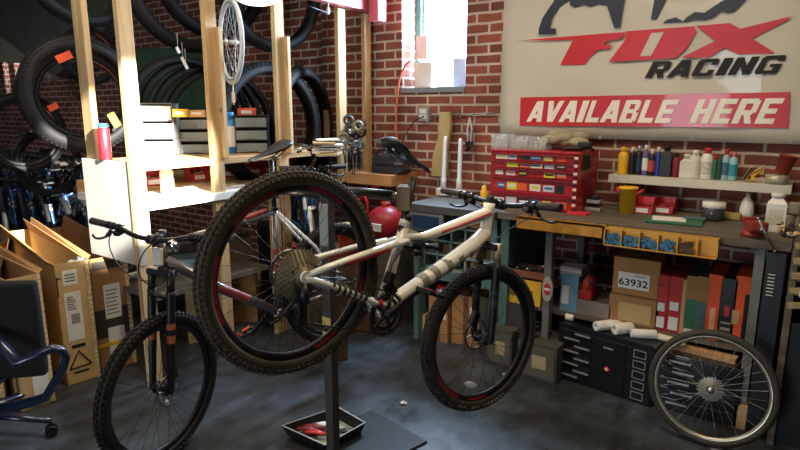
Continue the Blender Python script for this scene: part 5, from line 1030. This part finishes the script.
# second black chest behind the leaning wheel
B0_ = onZ(654, 405, 0); B0_.y = 3.42; T = empty('tool_box', (A1.x+.01, 3.40, 0), label='black chest with pale pulls standing behind the leaning silver wheel', cat='tool chest')
w_ = .42; b = MB(); b.bb(0, w_, 0, .3, 0, .34, bev=.005); b.build('chest_body', mat('gloss_black', '101217', .3), T)
for k in range(5): b = MB(); b.bb(.02, w_-.02, -.008, 0, .02+k*.063, .02+k*.063+.057, bev=.002); d_ = b.build('drawer', mat('gloss_black', '101217', .3), T); b = MB(); b.bb(.06+.02*(k % 2), .17+.02*(k % 2), -.018, -.008, .05+k*.063, .058+k*.063); b.build('drawer_pull', ALU, d_)
b = MB(); b.box((0, 0, .015), (.34, .07, .03), Matrix.Rotation(-.12, 3, 'Z')); b.build('wooden_slat', PINEX, label='pale wooden slat lying on the chest behind the leaning wheel', cat='slat', loc=(A1.x+.22, 3.5, .341))
# leaning wheel
WC = onZ(704, 445, 0); rr = .302; lean = .16
T = empty('bicycle_wheel', (WC.x, WC.y, 0), label='large silver rimmed wheel leaning on the black chest at the right', cat='wheel')
T.rotation_euler = (-lean, 0, .03)
wheel(T, None, (0, 0, rr), rr, .019, None, mat('silver_rim', 'b9b2a0', .3, .8, .05), ALU, mat('slick_tyre', '35312a', .7), rotor=False, knob=0, spk=STEEL, hubm=ALU, rimd=.014, rimw=.024, decal_arcs=())
b = MB(); [disc_ring(b, (0, 0, rr), (0, -1, 0), .058-.007*k, .02, .024+.004*k, 24-2*k) for k in range(6)]; b.build('cassette', mat('grey_cassette', '8f8b80', .45, .5), T)
# dark cabinet at the right end, wire rack
P = onZ(757, 440, 0)
T = empty('dark_cabinet', (-.118, 3.36, 0), label='tall black cabinet with white tick marks at the right end of the bench', cat='cabinet')
b = MB(); b.bb(0, .085, 0, .6, 0, 1.0, bev=.004); b.build('cabinet_body', BLK, T)
b = MB()
for k in range(7): b.bb(.015, .045, -.003, 0, .78+k*.018, .784+k*.018)
b.build('tick_marks', WHITE, T)
T = empty('slatted_rack', (.0, 3.34, 0), label='open rack of tilted beige wooden slats at the right edge', cat='rack'); SL = wood_mat('slat_wood', '8a7650', 'b5a076', 0)
for x in (.0, .42):
    for y in (.0, .6): b = MB(); b.bb(x-.015, x+.015, y-.015, y+.015, 0, 1.15); b.build('upright', DARKWOOD, T)
b = MB(); b.bb(-.01, .44, -.02, .62, 1.13, 1.15); b.build('top_board', DARKWOOD, T)
b = MB(); b.bb(-.01, .44, .02, .6, 0, .66); b.build('lower_box', BLK, T)
for k in range(5): b = MB(); z = .80+k*.075; b.box((.2, -.03, z), (.42, .02, .028), Matrix.Rotation(-.2, 3, 'Y')); b.box((.2, .25, z+.01), (.42, .5, .01)); b.m = 1; b.box((.05+.05*(k % 2), -.05, z+.03), (.03, .02, .03), bev=.005); b.build('slat', [SL, WHITE], T)
clutter('scrap_wood', 'jumble of beige sticks and tools on the right bench end', 'scrap', 772, 799, 222, 242, [CARDL, DKST, SL], z=1.151, n=14, kind='sticks', rz=0)
P, w_, h_ = fit(774, 797, 400, 428, z=0); b = MB(); b.poly3([(-w_*.4, 0, 0), (w_*.4, 0, 0), (w_*.5, 0, h_*1.2), (w_*.1, 0, h_*1.2)], (0, .12, 0)); b.build('wood_block', CARD, label='brown wooden block on the floor right of the leaning wheel', cat='block', loc=P)
P = onZ(797, 436, 0); b = MB(); b.tube([(-.05, 0, .08), (-.07, 0, .03), (-.03, 0, .014), (.05, 0, .02), (.1, 0, .09)], .011, 8, smooth=2); b.build('white_hook', WHITE, label='white curved hook lying on the floor at the right edge', cat='hook', loc=P)
P, w_, h_ = fit(730, 752, 405, 428, z=0); b = MB(); b.bb(-w_/2, w_/2, 0, .15, 0, h_, bev=.002); b.build('small_box', CARDL, label='small pale carton behind the lower right of the leaning wheel', cat='box', loc=(P.x, 3.4, 0))
# ================================================================ TRAY BY THE STAND
q = [onZ(x, y, .075) for x, y in ((281, 425), (325, 445), (366, 422), (338, 406))]; c = sum(q, Vector())/4; q = [v-c for v in q]
T = empty('parts_tray', (c.x, c.y, .013), label='black tray with rags and tools on the stand base plate', cat='tray')
def ring(s, z): return [(v.x*s, v.y*s, z) for v in q]
b = MB(); lo, hi, hi2, lo2 = ring(.86, 0), ring(1, .06), ring(.95, .06), ring(.83, .006)
V = [b._v(r_) for r_ in (lo, hi, hi2, lo2)]
for i in range(4):
    j = (i+1) % 4
    for k in range(3): b.m = 1 if k == 1 else 0; b._f([V[k][i], V[k][j], V[k+1][j], V[k+1][i]])
b.m = 0; b._f(V[0][::-1]); b.m = 2; b._f(V[3]); b.build('tray_shell', [BLK, LGREY, mat('tray_liner', '8f927f', .7, var=.3, vs=15)], T)
for i, (u, v, m) in enumerate(((-.08, -.02, DKRED), (-.05, .02, WHITE), (-.09, -.06, DKRED), (-.03, -.06, REDP))):
    b = MB(); b.loft([((u-.05, v-.03, .03), .012), ((u, v, .035), .022), ((u+.06, v+.02, .03), .014)], 8, flat=.5); b.build('rag', m, T)
b = MB(); b.loft([((.02, .0, .025), .008), ((.08, .04, .03), .02), ((.13, .08, .03), .008)], 8, flat=.5, up=(0, 0, 1)); b.build('tool', BLK, T)
# ================================================================ CARTONS AND CHAIR, LEFT
TAPE = mat('carton_edge', 'd8c193', .7, var=.2, vs=30)
def bikebox(px_l, px_r, hgt, L, label, m, flapm, y0=None, kind=0):
    a, c_ = onZ(*px_l, 0), onZ(*px_r, 0); w_ = (c_-a).length; d = (c_-a).normalized(); rz = math.atan2(d.y, d.x)
    T = empty('bicycle_carton', a, rz=rz, label=label, cat='cardboard box'); th_ = .006    # local x along the front, y backwards (away from the room)
    b = MB(); b.bb(0, w_, 0, th_, 0, hgt); b.bb(0, w_, L-th_, L, 0, hgt); b.bb(0, th_, 0, L, 0, hgt); b.bb(w_-th_, w_, 0, L, 0, hgt); b.bb(0, w_, 0, L, 0, th_); b.build('carton_body', m, T)
    b = MB(); b.poly3([(0, .02, hgt), (0, L, hgt), (-.03, L, hgt+.10), (-.03, .03, hgt+.02)], (.004, 0, 0)); b.build('flap', flapm, T)
    b = MB(); b.poly3([(w_, .02, hgt), (w_, L, hgt), (w_+.02, L, hgt+.09), (w_+.02, .03, hgt+.015)], (.004, 0, 0)); b.build('flap', flapm, T)
    b = MB()
    for k in range(24): z = hgt*(k+.5)/24; b.box((w_-.014, -.003, z), (.022, .006, hgt/30), Matrix.Rotation(random.uniform(-.3, .3), 3, 'Y'))
    b.build('torn_edge', TAPE, T)
    def lab(u0, u1, v0, v1, mm=PAPER, nm='shipping_label'): b = MB(); b.bb(w_*u0, w_*u1, -.002, 0, hgt*v0, hgt*v1); b.build(nm, mm, T)
    def ink(u0, u1, v0, v1): return (w_*u0, w_*u1, -.0032, -.002, hgt*v0, hgt*v1)
    if kind == 1:
        lab(.2, .62, .82, .94); lab(.18, .66, .36, .76)
        b = MB()
        for k in range(9): b.bb(*ink(.33+k*.028, .33+k*.028+.012, .50, .58))
        for k in range(6): b.bb(*ink(.24, .5-.03*(k % 3), .62+k*.02, .626+k*.02))
        for k in range(3): b.bb(*ink(.26, .56, .85+k*.025, .858+k*.025))
        b.bb(*ink(.02, .05, .74, .9)); b.bb(*ink(.02, .15, .88, .89))
        q = .012
        for a_, c2 in (((.12, .13), (.42, .27)), ((.42, .27), (.76, .14)), ((.12, .13), (.76, .14))):
            b.cyl((w_*a_[0], -.003, hgt*a_[1]), (w_*c2[0], -.003, hgt*c2[1]), .004, n=6)
        b.bb(*ink(.22, .66, .085, .10)); b.bb(*ink(.24, .64, .30, .325)); b.build('printed_marks', INK, T)
    elif kind == 2:
        b = MB(); b.bb(0, w_*.97, -.0015, 0, hgt*.30, hgt*.55); b.build('dark_band', mat('band_brown', '3a322e', .7), T)
        lab(.28, .72, .46, .76); lab(.3, .75, .14, .38); b = MB()
        for k in range(7): b.bb(*ink(.33, .64-.04*(k % 2), .5+k*.034, .508+k*.034))
        b.bb(*ink(.05, .8, .9, .97)); b.build('printed_marks', mat('faded_ink', '4a4038', .8), T); b = MB(); b.bb(*ink(0, .9, .22, .25)); b.build('yellow_strap', YEL, T)
    elif kind == 3:
        lab(.45, .8, .78, .92); lab(.5, .85, .3, .72); lab(.4, .9, .06, .28)
    return T
PB_ = mat('kraft_warm', 'b98d58', .85, var=.1, vs=7)
bikebox((68, 386), (101, 376), .785, 1.35, 'pale bicycle carton with white shipping label and black triangle on the end', CARDL, PB_, kind=1)
bikebox((101, 373), (137, 362), .77, 1.3, 'brown bicycle carton with dark band and two labels beside the dark bike wheel', CARD, CARD, kind=2)
bikebox((22, 412), (56, 400), .785, 1.35, 'bicycle carton behind the office chair with white labels', CARDL, PB_, kind=3)
bikebox((-30, 420), (8, 412), .74, 1.3, 'reddish brown bicycle carton at the left edge behind the office chair', CARD, CARDD, kind=0)
P = onX(76, 259, -3.72); b = MB()
for k in range(8): b.sph((random.uniform(-.03, .03), random.uniform(-.06, .06), random.uniform(-.02, .0)), .022, 8, sz=.6)
b.build('plastic_wrap', CLEAR, label='crumpled clear plastic in the mouth of the labelled carton', cat='plastic', loc=P)
# office chair
CH = onZ(-22, 432, 0); T = empty('office_chair', CH, rz=0, label='black office chair with dark blue arm and base at the lower left edge', cat='office chair')
CB = mat('chair_navy', '152238', .3, var=.05, coat=.5); CF = mat('chair_fabric', '0f1014', .9, var=.1)
uL = Vector((RT[0], RT[1], 0)); uF = Vector((FW[0], FW[1], 0))
def ch(x, y, t): return at(x, y, t)-CH
tc = depth(CH)
b = MB(); cp = at(12, 322, tc*.94)-CH; M3 = Matrix((uL, uF, Vector((0, 0, 1)))).transposed()
w0 = .46; b.box((0, 0, 0), (w0, .07, .46), bev=.03); bm = b.b
bmesh.ops.subdivide_edges(bm, edges=bm.edges[:], cuts=1)
b.build('backrest', CF, T, loc=at(-12, 331, 2.60)-CH, rz=YAW+.15).modifiers.new('s', 'SUBSURF').levels = 1
b = MB(); b.box((0, 0, 0), (.46, .44, .07), bev=.03); b.build('seat', CF, T, loc=at(-45, 375, 2.7)-CH, rz=YAW+.2)
b = MB(); b.loft([(ch(-12, 328, 2.55), 0.0275), (ch(6, 350, 2.5), 0.0275), (ch(18, 363, 2.48), 0.0263), (ch(32, 357, 2.48), 0.0250), (ch(52, 348, 2.5), 0.0250), (ch(62, 350, 2.52), 0.0238), (ch(66, 357, 2.54), 0.0238), (ch(62, 370, 2.58), 0.0238), (ch(46, 397, 2.66), 0.0238), (ch(36, 401, 2.68), 0.0250), (ch(-10, 412, 2.7), 0.0275)], 12, flat=.75); b.build('armrest', CB, T)
b = MB(); hubp = Vector((0, 0, .10)); b.cyl((0, 0, .07), (0, 0, .42), .028, n=14); b.cyl((0, 0, .06), (0, 0, .13), .045, n=16); b.build('column', BLK, T)
tip = onZ(50, 418, .10)-CH
a0 = math.atan2(tip.y, tip.x); Lr = Vector((tip.x, tip.y)).length
for k in range(5):
    a = a0+k*2*PI/5; e = Vector((math.cos(a)*Lr, math.sin(a)*Lr, .085)); b = MB(); b.loft([((0, 0, .11), .034), (e*.5+Vector((0, 0, .055)), .026), (e, .02)], 10, flat=.7); lg = b.build('leg', CB, T)
    b = MB(); ax_ = Vector((-math.sin(a+.6), math.cos(a+.6), 0)); c2 = Vector((e.x, e.y, .031)); b.cyl(e, c2+Vector((0, 0, .02)), .008)
    for s in (-1, 1): b.cyl(c2+ax_*s*.008, c2+ax_*s*.028, .03, n=18)
    b.build('caster', BLK, lg)
# bits on the floor
for i, (x, y) in enumerate(((403, 404),)):
    P = onZ(x, y, 0); b = MB(); b.sph((0, 0, .008), .018, 8, sz=.5); b.sph((.014, .006, .006), .012, 8, sz=.5); b.build('paper_scrap', WHITE, label='small white crumpled scrap on the bare floor', cat='scrap', loc=P)
# ================================================================ LIGHT AND CAMERA
def area(name, loc, rot, sx, sy, power, col=(1, 1, 1)):
    l = bpy.data.lights.new(name, 'AREA'); l.shape = 'RECTANGLE'; l.size = sx; l.size_y = sy; l.energy = power; l.color = col
    o = bpy.data.objects.new(name, l); COL.objects.link(o); o.location = loc; o.rotation_euler = rot; return o
area('ceiling_light_bench', (-.9, 2.4, 3.3), (0, 0, 0), 1.8, .4, 46, (1, .80, .56))
area('ceiling_light_rack', (-3.0, 1.6, 3.3), (0, 0, 0), 1.6, .4, 34, (1, .88, .7))
area('far_left_fill', (-8, .8, 3.3), (0, 0, 0), 1.5, .4, 26, (.85, .92, 1))  # unseen lamp added to lift the dark soffit and stock bicycles
area('centre_fill', (-1.4, -.6, 3.3), (0, 0, 0), 2, .8, 24, (1, .93, .85))  # unseen area lamp added as fill over the bikes
area('rear_fill', (-2.0, -4.9, 1.15), (math.radians(-90), 0, math.radians(180)), 1.1, 2.2, 35, (.75, .87, 1))  # cool fill lamp added at an assumed rear opening out of view
area('window_daylight', ((wx0+wx1)/2, 4.36, 2.45), (math.radians(-90), 0, 0), wx1-wx0-.1, .9, 170, (.52, .74, 1))
l = bpy.data.lights.new('sun_patch', 'SPOT'); l.energy = 14000; l.spot_size = math.radians(12.5); l.spot_blend = .35; l.shadow_soft_size = .03; l.color = (1, .97, .9)
o = bpy.data.objects.new('sunbeam', l); COL.objects.link(o); o.location = (1.0, 1.2, 3.3); d = Vector((-3.3, 1.95, 1.42))-o.location; o.rotation_euler = d.to_track_quat('-Z', 'Y').to_euler()
w = bpy.data.worlds.new('World'); SC.world = w; w.use_nodes = True; bg = w.node_tree.nodes['Background']; bg.inputs[0].default_value = (.8, .9, 1, 1); bg.inputs[1].default_value = 9
cam = bpy.data.cameras.new('Camera'); cam.sensor_width = 36; cam.lens = FL*36/800; cam.clip_start = .05
co = bpy.data.objects.new('Camera', cam); COL.objects.link(co); co.location = (0, 0, HC); co.rotation_euler = (math.radians(90)-PITCH, 0, YAW); SC.camera = co
SC.view_settings.view_transform = 'Standard'; SC.view_settings.look = 'None'; SC.view_settings.exposure = 0; SC.view_settings.gamma = 1; SC.view_settings.use_curve_mapping = False
